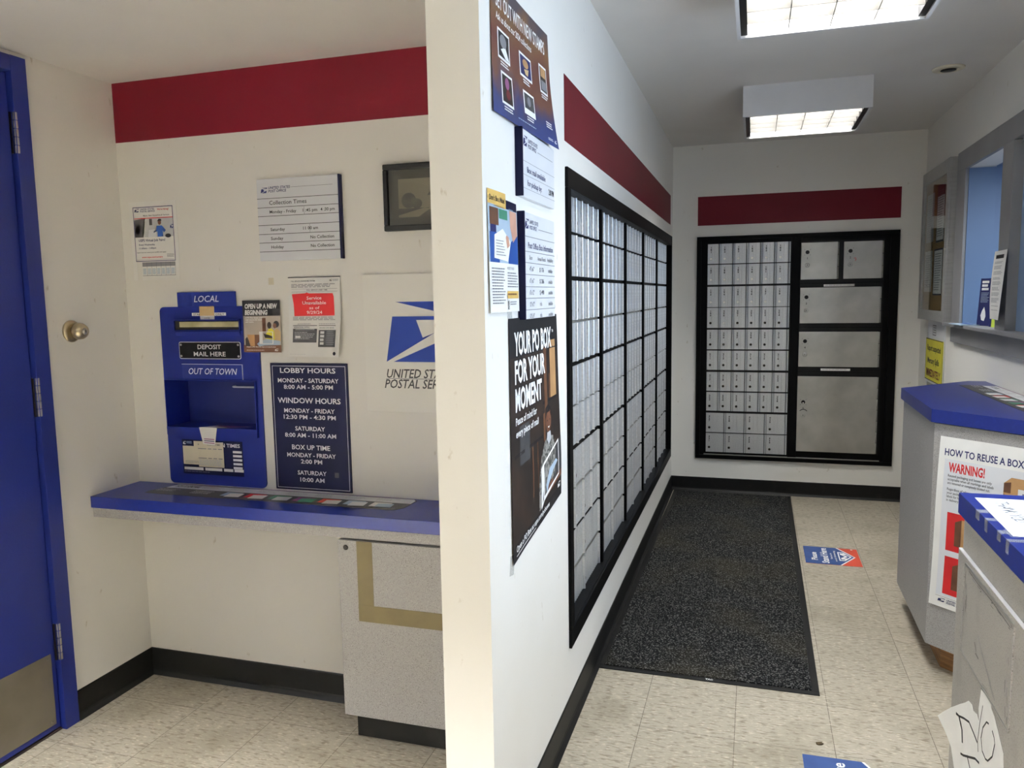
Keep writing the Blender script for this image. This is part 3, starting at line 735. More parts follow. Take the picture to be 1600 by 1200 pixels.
# service notice with red sticker
W, H = .202, .272
s = Sheet(W, H, M_WHITE, .0006)
s.up().rect(0, 0, 1, .012, M_INKD)
s.text('FULL SERVICE UNAVAILABLE SYSTEM', .06, .06, .014, M_INKK, w=.46, bold=.02).emblem(.80, .035, .05, .025, M_INKK).lines(.86, .035, .97, .065, 2, M_INKG)
s.lines(.06, .09, .92, .14, 3, M_INKG, .5).text('FULL SERVICE LOBBY TIME', .36, .175, .016, M_INKD, w=.40, bold=.01).rect(.06, .15, .95, .153, M_INKG).rect(.06, .185, .95, .188, M_INKG)
s.lines(.08, .50, .92, .55, 3, M_INKG, .5).lines(.17, .585, .45, .6, 1, M_INKG).lines(.58, .585, .90, .6, 1, M_INKG)
s.rect(.08, .605, .55, .613, M_INKD).rect(.58, .605, .91, .613, M_INKD).text('INTERNATIONAL SHIPPING', .10, .637, .014, M_INKD, w=.30).text('PRICING AND MORE', .60, .645, .014, M_INKD, w=.28)
s.rect(.08, .65, .55, .82, M_INKD).rect(.585, .665, .92, .875, M_INKD).rect(.08, .65, .55, .675, M_INKL)
s.disc(.85+.06, .955, .03, M_INKK)
s.lines(.03, .965, .35, .972, 1, M_INKL)
s.up().lines(.11, .69, .53, .79, 5, M_INKL, .4, .4).rect(.13, .74, .23, .765, M_INKW).lines(.62, .68, .70, .86, 4, M_INKW, .7).lines(.74, .68, .90, .86, 8, M_INKG, .4)
s.up().pg([(.07, .215), (.33, .205), (.36, .195), (.40, .208), (.86, .21), (.88, .25), (.885, .485), (.11, .49), (.10, .34)], M_INKR)
s.up().text('Service', .50, .285, .040, M_INKW, w=.29, al='c', bold=.015).text('Unavailable', .50, .345, .040, M_INKW, w=.46, al='c', bold=.015)
s.text('as of', .50, .405, .036, M_INKW, w=.20, al='c', bold=.01).text('9/29/24', .50, .465, .040, M_INKW, w=.30, al='c', bold=.015)
s.bendy(lambda u, v: .003+.020*v*v+.012*u*u*v+.003*math.sin(v*9)*u, 8, 12)
o = s.build('notice', mw=wallA(-1.534, 1.515)); tag(o, 'white curling notice with red service unavailable sticker above the hours sign', 'notice')

# lobby hours sign
W, H = .303, .450
s = Sheet(W, H, M_NAVY, .005, bev=.0008)
s.up().frame(.025, .02, .975, .985, .006, .004, M_INKW)
for t_, y, c, wd, bo in (('LOBBY HOURS', .075, .037, .72, .02), ('MONDAY - SATURDAY', .150, .032, .79, .018), ('8:00 AM - 5:00 PM', .200, .032, .64, .018),
        ('WINDOW HOURS', .310, .040, .82, .02), ('MONDAY - FRIDAY', .385, .032, .66, .018), ('12:30 PM - 4:30 PM', .435, .032, .68, .018),
        ('SATURDAY', .525, .032, .39, .018), ('8:00 AM - 11:00 AM', .578, .032, .67, .018), ('BOX UP TIME', .675, .036, .50, .018),
        ('MONDAY - FRIDAY', .735, .032, .64, .018), ('2:00 PM', .785, .032, .28, .018), ('SATURDAY', .875, .032, .38, .018), ('10:00 AM', .930, .032, .32, .018)):
    s.text(t_, .49, y, c, M_INKW, w=wd, al='c', bold=bo)
s.rect(.785, .845, .84, .885, M_INKD)
o = s.build('hours_sign', mw=wallA(-1.622, 1.219)); tag(o, 'navy sign listing lobby and window hours, standing above the writing shelf', 'sign')

# large emblem panel by the partition
W, H = .46, .457
s = Sheet(W, H, M_PANELW, .009, bev=.0006)
s.up()
def z2(p): return ((p[0]-667)*.000682/W, (p[1]-33)*.000648/H)
for P_ in ([(838, 173), (1185, 173), (1172, 215), (1150, 247)], [(820, 247), (1090, 247), (1060, 265), (945, 265), (977, 355), (1040, 330), (783, 478)], [(820, 478), (1110, 353), (1085, 478)]):
    s.pg([z2(p) for p in P_], M_LOGOB)
a, c = z2((778, 560)); s.text('UNITED STATES', a, c, .062, M_INKK, w=.54, bold=.012, shear=.22)
a, c = z2((768, 613)); s.text('POSTAL SERVICE', a, c, .062, M_INKK, w=.575, bold=.012, shear=.22)
a, c = z2((776, 563)); a2, c2 = z2((1190, 566)); s.rect(a, c, a2, c2, M_INKG)
o = s.build('emblem_panel', mw=wallA(-1.247, 1.516)); tag(o, 'ivory panel with large blue postal emblem above the shelf, partly behind partition', 'sign')

# ------------------------------------------------------------------ writing shelf in the alcove
r = empty('writing_shelf', 'long blue laminate writing shelf across the alcove with grey edge below', 'shelf', (-1.45, YA, .763))
b = MB(); b.box(XL+.002+1.45, XP-.002+1.45, -.237, -.002, -.041, 0, M_BLUEL, .0015); b.build('top', r)
b = MB(); b.box(XL+.002+1.45, XP-.002+1.45, -.228, -.004, -.076, -.043, M_LAM); b.build('support_rail', r)
# printed strip on the shelf
def strip_sheet(W, H, flip=False):
    P = [(.0, .80), (.012, .62), (.045, .0), (.985, .0), (1, .12), (.995, .75), (.975, .96), (.95, 1), (.01, 1)]
    s = Sheet(W, H, M_INKD, .0006, outline=P)
    s.up().pg([(.035, .22), (.047, .02), (.984, .02), (.996, .14), (.995, .40), (.03, .40)], M_SIGNW).rect(.05, .0, .98, .035, M_INKV)
    s.up().text('HOW TO SEND MAIL', .055, .27, .16, M_INKK, w=.10, bold=.02)
    for k in range(7): s.lines(.17+k*.115, .10, .25+k*.115, .34, 3, M_INKL, .5, .3)
    s.lines(.02, .52, .12, .75, 3, M_INKL, .3, .4).lines(.17, .50, .25, .80, 4, M_INKL, .4)
    for k, (c1, c2) in enumerate(((M_INKP, M_WHITE), (M_INKR, M_WHITE), (M_INKT, M_SIGNW), (M_INKV, M_INKT), (M_INKO, M_WHITE), (M_INKP, M_SIGNW), (M_WHITE, M_INKP))):
        x = .30+k*.095
        s.rect(x, .46, x+.065, .80, c1)
    s.up()
    for k, (c1, c2) in enumerate(((M_INKP, M_WHITE), (M_INKR, M_WHITE), (M_INKT, M_SIGNW), (M_INKV, M_INKT), (M_INKO, M_WHITE), (M_INKP, M_SIGNW), (M_WHITE, M_INKP))):
        x = .30+k*.095
        s.pg([(x+.02, .56), (x+.075, .52), (x+.08, .84), (x+.024, .88)], c2)
    s.lines(.86, .82, .97, .92, 1, M_INKG)
    return s
o = strip_sheet(1.01, .140).build('mailing_guide', loc=(-2.075, YA-.012, .7633)); tag(o, 'long printed mailing guide stuck flat on the alcove writing shelf', 'printed strip')

# cabinet under the shelf
r = empty('base_cabinet', 'grey speckled cabinet under the right end of alcove writing shelf', 'cabinet', (-1.0, YA, 0))
b = MB(); b.box(-.243, .305, -.212, -.004, .102, .682, M_LAM, .001); b.build('body', r)
b = MB(); b.box(-.250, .305, -.234, -.213, .097, .681, M_LAM, .0015); d_ = b.build('door', r)
b = MB(); b.lathe([(.0085, 0), (.0085, -.0015), (.006, -.0025)], (-.222, -.234, .658), M_BLACK, 'y', 18); b.lathe([(.0062, -.0024), (.0058, -.0034)], (-.222, -.234, .658), M_LOCKD, 'y', 16)
b.box(-.223, -.221, -.2378, -.2374, .654, .662, M_BLACK); b.build('lock', d_)
b = MB(); b.box(-.184, -.130, -.2346, -.2341, .470, .681, M_TAPE); o = b.build('masking_tape', d_); o['label'] = 'upright strip of olive masking tape'
b = MB(); b.box(-.184, .30, -.2352, -.2347, .420, .474, M_TAPE); o = b.build('masking_tape', d_); o['label'] = 'level strip of olive masking tape'
b = MB(); b.box(-.229, .305, -.180, -.010, 0, .097, M_BASE); b.box(-.232, .305, -.186, -.180, 0, .090, M_BASE, .002); b.build('toe_kick', r)

# ------------------------------------------------------------------ partition: posters and signs near its end
def wallH(y, z, d=0): return face_mw((XH+d, y, z), FX)
# stamp poster
W, H = .465, .285+.04
M_STAMPG = gradient_mat('stamp_poster_print', [(0.0, (34, 58, 128)), (.22, (40, 52, 104)), (.42, (104, 62, 44)), (.62, (96, 46, 40)), (.85, (120, 84, 50)), (1, (70, 62, 72))], 'Y', 1/.325, .5)
W, H = .468, .300
s = Sheet(W, H, None); s.box(0, W, -H, 0, 0, .0006, M_STAMPG)
s.up().text('SET OUT WITH NEW STAMPS', .075, .205, .105, M_INKW, w=.84, bold=.01).text('Ask us about our 2024 collections', .075, .295, .050, M_INKW, w=.58, bold=.01)
cards = ((.09, .35, .27, .57, M_INKK), (.43, .37, .635, .56, M_INKN), (.785, .32, .925, .56, M_BRND), (.12, .655, .285, .895, M_BRND), (.455, .665, .635, .855, M_INKD))
for x0, y0, x1, y1, mm in cards:
    s.rect(x0, y0, x1, y1, M_INKW)
s.up()
for x0, y0, x1, y1, mm in cards: s.rect(x0+.012, y0+.018, x1-.012, y1-.018-(.03 if mm is M_INKD else 0), mm)
s.up()
s.pg([(.13, .50), (.20, .46), (.255, .55), (.20, .55)], M_INKW).disc(.17, .43, .05, M_INKG, .05)
s.disc(.53, .44, .05, M_TAN, .035).pg([(.50, .49), (.58, .47), (.56, .53), (.52, .525)], M_TAPEB)
s.rect(.81, .34, .90, .42, M_TAN).rect(.81, .45, .90, .53, M_INKG)
s.disc(.20, .73, .03, M_INKV, .045).disc(.21, .81, .03, M_BRND2, .04).disc(.54, .74, .03, M_INKG, .04)
for x0, y0, x1, y1, mm in cards: s.lines((x0+x1)/2-.06, y1+.015, (x0+x1)/2+.06, y1+.055, 2, M_INKW, .5, .3)
s.lines(.34, .93, .62, .95, 1, M_INKP, .4).lines(.82, .80, .93, .86, 3, M_INKW, .5, .2).emblem(.93, .935, .04, .03, M_INKW).lines(.82, .94, .91, .965, 2, M_INKW, .5)
# the sheet hangs a little askew: shear towards its free lower corner
for v in s.bm.verts:
    v.co.x += .048*(-v.co.y/H)*(v.co.x/W)
s.bendy(lambda u, v: .002+.030*max(0, v-.35)**1.5*(.25+.75*u)+.008*u*u, 10, 10)
o = s.build('poster', mw=wallH(1.712, 2.150)); tag(o, 'large dark stamp collection poster with six picture cards, highest on the partition', 'poster')

def board(W, H, rows, top=.15):
    s = Sheet(W, H, M_SIGNW, .014, bev=.0012); s.up()
    for y in rows: s.rect(0, y, 1, y+.006, M_INKG)
    return s
# pickup sign
W, H = .335, .166
s = board(W, H, (.46, .66, .86)); s.rect(.46, .22, .94, .228, M_INKG)
s.emblem(.06, .09, .11, .15, M_INKN); s.text('UNITED STATES', .19, .165, .06, M_INKN, w=.27, bold=.01, shear=.2).text('POST OFFICE', .19, .245, .06, M_INKN, w=.23, bold=.01, shear=.2)
s.text('Box mail available', .16, .615, .085, M_INKN, w=.54).text('for pickup by:', .16, .81, .085, M_INKN, w=.42).text('2:00 PM', .80, .80, .09, M_INKK, w=.17, bold=.03)
o = s.build('pickup_sign', mw=wallH(1.894, 1.850)); tag(o, 'white plastic sign about box mail pickup time, under the stamp poster', 'sign')
b = MB(); b.box(-.0065, 0, -H, 0, 0, .020, M_NAVY, .001); e_ = b.build('edge_strip', o); e_['label'] = 'dark blue edge strip'
# box information sign
W, H = .320, .270
s = board(W, H, (.22, .36, .465, .575, .69, .80, .91)); s.rect(.46, .13, .94, .136, M_INKG)
s.emblem(.06, .06, .11, .09, M_INKN); s.text('UNITED STATES', .19, .10, .036, M_INKN, w=.26, bold=.01, shear=.2).text('POST OFFICE', .19, .15, .036, M_INKN, w=.21, bold=.01, shear=.2)
s.text('Post Office Box Information', .14, .33, .055, M_INKN, w=.80)
s.text('Size', .17, .435, .038, M_INKG, w=.09).text('Annual Rental', .42, .435, .038, M_INKG, w=.26).text('Availability', .74, .435, .038, M_INKG, w=.20)
for k, (a, c) in enumerate((("4\"x6\"", '$ 176'), ("6\"x6\"", '$ 286'), ("6\"x12\"", '$ 490'), ("12\"x12\"", 'n/a'), ("12\"x24\"", 'n/a'))):
    y = .545+k*.112
    s.text(a, .17, y, .042, M_INKG, w=.14).text(c, .48, y, .042, M_INKK if k < 3 else M_INKG, w=.14 if k < 3 else .07, bold=.01).text('available', .77, y, .040, M_INKG, w=.15)
o = s.build('information_sign', mw=wallH(1.901, 1.648)); tag(o, 'white plastic post office box information price table, right of the leaflet', 'sign')
b = MB(); b.box(-.0065, 0, -H, 0, 0, .020, M_NAVY, .001); e_ = b.build('edge_strip', o); e_['label'] = 'dark blue edge strip'
# fraud warning leaflet
W, H = .222, .276
s = Sheet(W, H, M_WHITE, .0006)
s.up().rect(.0, .115, 1, .585, M_INKP).rect(0, 0, .56, .13, M_INKS).rect(.56, .05, .985, .125, M_NAVY)
s.up().text("Don't Be a Mule!", .05, .085, .042, M_INKK, w=.47, bold=.02)
s.rect(.04, .14, .30, .28, M_BRN).rect(.05, .28, .22, .34, M_INKN).rect(.32, .14, .60, .22, M_INKT).rect(.03, .34, .30, .585, M_INKB)
s.pg([(.68, .13), (.96, .13), (.98, .33), (.80, .40), (.70, .27)], M_SKINL).pg([(.62, .42), (.99, .33), (.99, .585), (.60, .585)], M_INKB)
s.up().pg([(.16, .36), (.42, .30), (.70, .40), (.58, .57), (.14, .55)], M_WHITE).pg([(.50, .34), (.62, .36), (.66, .43), (.56, .46)], M_SKINL)
s.up().lines(.20, .40, .50, .54, 6, M_INKG, .3, .3)
s.lines(.05, .63, .46, .94, 13, M_INKG, .4, .25).lines(.54, .66, .96, .80, 6, M_INKG, .4, .25).text('PROTECT YOURSELF', .54, .635, .020, M_INKG, w=.26)
s.rect(.52, .82, .96, .885, M_INKS).lines(.54, .84, .90, .87, 1, M_BRN, .5)
for k in range(3): s.disc(.56, .915+k*.026, .030, M_INKK, .012)
s.lines(.62, .91, .88, .95, 2, M_INKG)
s.up()
for k in range(3): s.disc(.56, .915+k*.026, .018, M_WHITE, .007)
s.bendy(lambda u, v: .0015+.004*v+.003*math.sin(u*3.1), 6, 6)
o = s.build('leaflet', mw=wallH(1.664, 1.676)); tag(o, 'fraud warning leaflet with sand heading and blue photo, nearest partition edge', 'leaflet')

# your-PO-box poster
W, H = .455, .600
s = Sheet(W, H, None); s.box(0, W, -H, 0, 0, .0007, M_BRND)
s.up().rect(0, 0, 1, .16, M_INKK).rect(.66, .15, .72, .48, M_BRN).rect(.80, .12, .93, .40, M_TAN).rect(.76, .28, .80, .40, M_BRN)
s.rect(.15, .45, .34, .62, M_INKD).rect(.38, .58, .40, .82, M_BRN).rect(.48, .56, .495, .80, M_BRN).rect(.05, .56, .60, .575, M_INKK).rect(.62, .40, .98, .415, M_INKK).rect(.62, .46, .66, .60, M_BRN)
s.rect(0, .93, 1, 1, M_INKK).pg([(.80, .70), (1, .64), (1, .86), (.80, .86)], M_INKD).pg([(.62, .86), (1, .80), (1, .87), (.66, .90)], M_SKIN)
s.up().text('YOUR PO BOX', .085, .150, .088, M_INKW, w=.76, bold=.035).text('FOR YOUR', .085, .265, .088, M_INKW, w=.60, bold=.035).text('MOMENT', .085, .380, .088, M_INKW, w=.52, bold=.035).text('TM', .86, .085, .014, M_INKW)
s.text('Peace of mind for', .085, .438, .030, M_INKW, w=.40, bold=.02).text('every piece of mail', .085, .490, .030, M_INKW, w=.43, bold=.02)
# reader in a grey camouflage jacket with a tablet
s.pg([(.56, .66), (.64, .60), (.72, .585), (.82, .60), (.86, .66), (.84, .82), (.70, .84), (.62, .90), (.50, .93), (.50, .78)], M_CAMO)
s.disc(.725, .505, .062, M_SKIN, .062)
s.pg([(.66, .50), (.67, .44), (.725, .425), (.78, .445), (.79, .50), (.76, .465), (.70, .465)], M_INKK)
s.up().pg([(.69, .565), (.76, .565), (.775, .61), (.72, .63), (.68, .60)], M_INKL)
s.disc(.70, .505, .009, M_INKK, .004).disc(.755, .505, .009, M_INKK, .004).pg([(.705, .538), (.75, .538), (.728, .546)], M_INKW)
s.pg([(.64, .83), (.72, .76), (.86, .74), (.90, .76), (.80, .79), (.70, .84), (.66, .88)], M_INKP)
s.up().pg([(.54, .72), (.60, .70), (.60, .89), (.54, .93)], M_INKW).pg([(.60, .70), (.93, .64), (.93, .652), (.60, .714)], M_INKW).pg([(.918, .645), (.93, .64), (.93, .85), (.918, .852)], M_INKW).pg([(.54, .93), (.60, .878), (.93, .838), (.93, .85), (.60, .90)], M_INKW)
s.pg([(.555, .84), (.585, .83), (.585, .89), (.555, .91)], M_INKK)
s.text('Open a PO Box at usps.com/poboxes', .05, .965, .026, M_INKW, w=.66, bold=.02).rect(.05, .978, .42, .982, M_INKW).emblem(.90, .90, .06, .03, M_INKW)
# torn, pulled-up lower right corner
s.bendy(lambda u, v: .002+.016*max(0, v-.3)**1.4*u+.006*math.sin(2.2*v+1.0)*u+.010*max(0, .25-u)*v, 9, 12)
for v in s.bm.verts:
    k = -v.co.y/H; u = v.co.x/W
    v.co.x += .045*k*u*max(0, 1-1.0*max(0, k-.75)*2)
    v.co.y += .052*u*max(0, k-.0)**3-.016*(1-u)*k
o = s.build('poster', mw=wallH(1.806, 1.383)); tag(o, 'tall dark post office box poster of person in camouflage jacket, beside mail boxes', 'poster')
for y, z, rot in ((1.795, .775, -.2), (2.225, 1.41, .5), (1.80, 1.385, .3)):
    s = Sheet(.035, .05, M_TAPEC, .0003); o = s.build('tape_piece', mw=wallH(y, z+.02, .0002) @ Matrix.Rotation(rot, 4, 'Z'))
    tag(o, {1.795: 'cloudy clear tape at lower left corner of tall dark poster', 2.225: 'cloudy clear tape below right side of box price table', 1.80: 'cloudy clear tape at top left corner of tall dark poster'}[y], 'tape')

# ------------------------------------------------------------------ post office boxes
LOCK_ME = {}
def lock_mesh(bright):
    if bright in LOCK_ME: return LOCK_ME[bright]
    b = MB(); m = M_LOCKW if bright else M_LOCKD
    b.lathe([(.0082, 0), (.0082, .0022), (.0066, .0034)], (0, 0, 0), m, 'z', 14)
    if not bright:
        b.lathe([(.0094, 0), (.0094, .0008)], (0, 0, 0), M_STEEL, 'z', 14); b.box(-.0009, .0009, -.0035, .0035, .0034, .0038, M_BLACK)
    o = b.build('lock_source'); me = o.data; bpy.data.objects.remove(o); LOCK_ME[bright] = me; me.name = 'lock'; return me
def box_door(parent, x, y, wd, ht, num, bright, wide=0, lockx=.023, mt=None, rh=.0105):
    """aluminium door: plate with fine grooves, rolled lips and a hinge ridge along its right side; local x right, y up, z out"""
    mt = mt or M_ALU
    s = Sheet(wd, ht, None); t = .007; rw = .0165
    pw = wd-rw
    xs = [(0, .004), (0, t), (.003, t+.0012), (.006, t)]
    g = [pw*.42, pw*.62] if not wide else [pw*k/(6*wide) for k in range(2, 6*wide)]
    for a in g: xs += [(a-.0012, t), (a-.0006, t-.0012 if not wide else t+.0016), (a+.0006, t-.0012 if not wide else t+.0016), (a+.0012, t)]
    xs += [(pw-.004, t), (pw-.002, t+.0014), (pw, t), (pw, 0), (0, 0)]
    xr = [(pw+.0032, 0), (pw+.0032, .007), (pw+.005, rh-.002), (pw+.0065, rh), (pw+.0095, rh), (pw+.011, rh-.002), (pw+.0125, .006), (wd-.0018, .005), (wd-.0018, 0)]
    i = s.mi(mt)
    for pr in (xs, xr):
        n = len(pr)
        A = [s.bm.verts.new((a, -ht, c)) for a, c in pr]; B = [s.bm.verts.new((a, 0, c)) for a, c in pr]
        fs = [s.bm.faces.new(A[::-1]), s.bm.faces.new(B)]+[s.bm.faces.new((A[k], A[(k+1) % n], B[(k+1) % n], B[k])) for k in range(n)]
        for f in fs: f.material_index = i
        bmesh.ops.recalc_face_normals(s.bm, faces=fs)
    # raised lips along top and bottom
    s.box(.001, pw-.001, -.0035, 0, .004, t+.0012, mt); s.box(.001, pw-.001, -ht, -ht+.0035, .004, t+.0012, mt)
    if num:
        s.z = t+.0014; k = 0
        for ch in str(num):
            s.text(ch, lockx/wd, (.030+.0155*k)/ht, .0115/ht, M_INKK, al='c', bold=.05); k += 1
    d = s.build('box_door', parent, mw=Matrix.Translation((x, y, 0)))
    lk = bpy.data.objects.new('lock', lock_mesh(bright)); COL.objects.link(lk); lk.parent = d; lk.location = (lockx, -ht+.034, t)
    return d

# --- hallway wall unit: frame and five modules
HXD = -.612                                    # plane the doors hang on
r = empty('mailbox_enclosure', 'black enamel frame with uprights around the mail boxes in the left hallway wall', 'mailbox frame', mw=face_mw((XH, 2.420, 1.834), FX))
FW, FH = 3.215, 1.562
b = MB()
b.box(0, FW, -.062, 0, 0, .010, M_BLACKF, .002); b.box(0, FW, -FH, -FH+.060, 0, .010, M_BLACKF, .002)
b.box(0, .046, -FH+.060, -.062, 0, .010, M_BLACKF, .002); b.box(FW-.040, FW, -FH+.060, -.062, 0, .010, M_BLACKF, .002)
b.build('surround', r)
b = MB()  # lining of the recess
b.box(.046, FW-.040, -.062, -.022+.0, -.042, 0, M_BLACKF); b.box(.046, FW-.040, -FH+.035, -FH+.060, -.042, 0, M_BLACKF)
b.box(.043, .046, -FH+.060, -.062, -.042, 0, M_BLACKF); b.box(FW-.040, FW-.036, -FH+.060, -.062, -.042, 0, M_BLACKF)
b.build('recess_lining', r)
PITCH, R0, MW_ = .6215, 3.112, .5895
for k in range(4):
    b = MB(); y = R0+PITCH*k-2.420; b.box(y+.003, y+PITCH-MW_-.003, -FH+.060, -.062, -.042, -.016, M_BLACKF, .002); b.build('upright', r)
def zH(zp): return 1.437+(zp-1.437)*(-HXD-.010)/.570
rowsH = [(1.774, 1.643), (1.633, 1.500), (1.485, 1.355), (1.346, 1.217), (1.203, 1.073), (1.068, .938), (.923, .796), (.788, .655), (.646, .522), (.511, .392)]
ordH = ('nearest', 'second nearest', 'middle', 'second farthest', 'farthest')
for k in range(5):
    y0 = R0+PITCH*k-MW_
    r = empty('mailbox_module', '%s of the five banks of aluminium mail boxes along the left hallway wall' % ordH[k], 'mail boxes',
              mw=face_mw((HXD, y0, 1.805), FX), group='banks of post office boxes in the hallway')
    b = MB(); b.box(0, MW_, -1.50, 0, -.20, -.001, M_BLACK)
    for a, c in zip(rowsH, rowsH[1:]):
        b.box(0, MW_, zH(c[0])-1.805+.001, zH(a[1])-1.805-.001, -.001, .009, M_BLACKF if rowsH.index(a) % 2 == 1 or rowsH.index(a) < 2 else M_STEEL)
    b.build('cabinet_body', r)
    num = 1+36*k; big = 301+24*k
    for i, (za, zb_) in enumerate(rowsH):
        za, zb_ = zH(za), zH(zb_)
        if i == 9: zb_ = za-.132
        nc = 6 if i < 6 else (4 if i < 8 else (2 if k < 3 else 4))
        pw = MW_/nc
        for j in range(nc):
            if i < 6: nn = num; num += 1
            else: nn = big; big += 1
            box_door(r, j*pw, za-1.805, pw, za-zb_, nn, random.random() < .25, {6: 0, 4: 1, 2: 2}[nc], .023, rh=.0165)

# --- far wall unit
YD = YF-.014
r = empty('mailbox_enclosure', 'black enamel frame around mail boxes and parcel lockers on the far wall', 'mailbox frame', mw=face_mw((-.398, YF, 1.830), FA))
FW, FH = 1.304, 1.584
b = MB()
b.box(0, FW, -FH, 0, 0, .006, M_BLACKF)
b.build('back_panel', r)
b = MB()
b.box(0, FW, -.024, 0, .006, .022, M_BLACKF, .002); b.box(0, FW, -FH, -FH+.026, .006, .022, M_BLACKF, .002)
b.box(0, .030, -FH+.026, -.024, .006, .022, M_BLACKF, .002); b.box(FW-.055, FW, -FH+.026, -.024, .006, .022, M_BLACKF, .002)
b.build('surround', r)
b = MB(); b.box(.633, .690, -FH+.026, -.024, .006, .017, M_BLACKF, .002); b.build('upright', r)
b = MB(); b.box(.06, FW-.08, -FH+.030, -FH+.034, .006, .024, M_STEEL); b.build('sill_strip', r)
for x, z, wd in ((.444, 1.4775, .193), (.439, .9045, .187)):
    s = Sheet(wd, .015, M_WHITE, .001); s.up().lines(.05, .3, .95, .7, 1, M_INKL, .8, .1); s.build('label_strip', r, mw=Matrix.Translation((x+.398, z-1.830+.004, .0185)))
r = empty('mailbox_module', 'bank of small numbered mail boxes filling the left half of the far wall unit', 'mail boxes', mw=face_mw((-.323, YF-.006, 1.777), FA), group=None)
rowsF = [(1.777, 1.640), (1.633, 1.494), (1.480, 1.337), (1.332, 1.190), (1.177, 1.038), (1.028, .891), (.875, .740), (.730, .596), (.580, .440), (.433, .296)]
b = MB(); b.box(-.004, .556, -1.485, .004, 0, .003, M_BLACK); b.build('cabinet_body', r)
num, big = 181, 427
for i, (za, zb_) in enumerate(rowsF):
    nc = 6 if i < 8 else 4; pw = .5535/nc
    for j in range(nc):
        if i < 8: nn = num; num += 1
        else: nn = big; big += 1
        d = box_door(r, j*pw, za-1.777, pw, za-zb_, nn, nn < 199 or nn == 200, 0, .023, M_ALU)
        d.location.z = .003
r = empty('parcel_locker_module', 'bank of five steel parcel lockers filling the right half of the far wall unit', 'parcel lockers', mw=face_mw((.293, YF-.006, 1.765), FA))
b = MB(); b.box(-.004, .524, -1.444, .012, 0, .003, M_BLACK)
for z in (1.517-.028, 1.219-.030, .920-.035): b.box(-.002, .522, z-1.765, z-1.765+.003, .003, .0085, M_BLACKF)
b.build('cabinet_body', r)
for n, (x0, x1, za, zb_, kz, lz) in enumerate(((.296, .527, 1.765, 1.517, 1.701, 1.614), (.566, .801, 1.763, 1.517, 1.701, 1.611), (.296, .797, 1.461, 1.219, 1.397, 1.306), (.294, .796, 1.160, .920, 1.096, 1.004), (.292, .797, .853, .326, .673, .581))):
    s = Sheet(x1-x0, za-zb_, None); Wd, Hd = x1-x0, za-zb_
    s.box(0, Wd, -Hd, 0, 0, .010, M_STEEL, .0012)
    s.z = .0104
    s.text(str(n+1), .040/Wd, (za-(kz+lz)/2+.004)/Hd, .013/Hd, M_INKK, al='c', bold=.02)
    if n == 4: s.stroke([((.018+.008*q)/Wd, (za-lz-.030-.012*math.sin(math.pi*q/6))/Hd) for q in range(7)], .005, M_INKK)
    if n == 1:
        s.stroke([(.062/Wd, (za-1.652)/Hd), (.072/Wd, (za-1.655)/Hd), (.076/Wd, (za-1.645)/Hd), (.070/Wd, (za-1.636)/Hd)], .004, M_INKR)
    d = s.build('locker_door', r, mw=Matrix.Translation((x0-.293, za-1.765, .003)))
    b = MB(); b.lathe([(.0130, 0), (.0130, .0008)], (.040, kz-za, .010), M_BLACK, 'z', 18)
    if n == 4: b.lathe([(.005, .0008), (.004, .002)], (.040, kz-za-.006, .010), M_LOCKW, 'z', 12)
    for dx in (-.018, .018):
        for dy in (-.018, .018): b.lathe([(.0022, 0), (.0018, .0008)], (.040+dx, kz-za+dy, .010), M_INKD, 'z', 8)
    b.build('keyhole', d)
    b = MB(); b.lathe([(.0150, 0), (.0150, .003), (.0115, .005), (.006, .0056)], (.040, lz-za, .010), M_STEEL, 'z', 20); b.box(.0385, .0415, lz-za-.006, lz-za+.006, .0154, .0158, M_LOCKD); b.build('key_cylinder', d)
    b = MB(); nk = max(3, int(Hd/.075))
    for q in range(nk): b.lathe([(.0045, -Hd*(q+1)/nk+.0015), (.0045, -Hd*q/nk-.0015)], (Wd+.0048, 0, .006), M_STEEL, 'y', 10)
    b.build('piano_hinge', d)

# ------------------------------------------------------------------ floor mat, floor stickers, debris
r = empty('floor_mat', 'long charcoal carpet mat with black rubber edge lying along the mail boxes', 'floor mat', (-.150, 4.285, 0))
MX, MY = .404, 1.436
b = MB()
for x0, x1, y0, y1 in ((-MX, MX, -MY, -MY+.026), (-MX, MX, MY-.026, MY), (-MX, -MX+.026, -MY+.026, MY-.026), (MX-.026, MX, -MY+.026, MY-.026)): b.box(x0, x1, y0, y1, 0.0003, .004, M_BASE, .0012)
b.build('rubber_border', r)
b = MB(); b.box(-MX+.026, MX-.026, -MY+.026, MY-.026, .0003, .008, M_CARPET, .002); b.build('carpet_pile', r)
r.rotation_euler = (0, 0, -.006)
s = Sheet(.10, .012, None); s.z = .0003; s.text('TAC', 0, .9, .8, M_INKW, bold=.03); o = s.build('edge_print', r, loc=(.055-.05, -MY+.019, .0042)); 

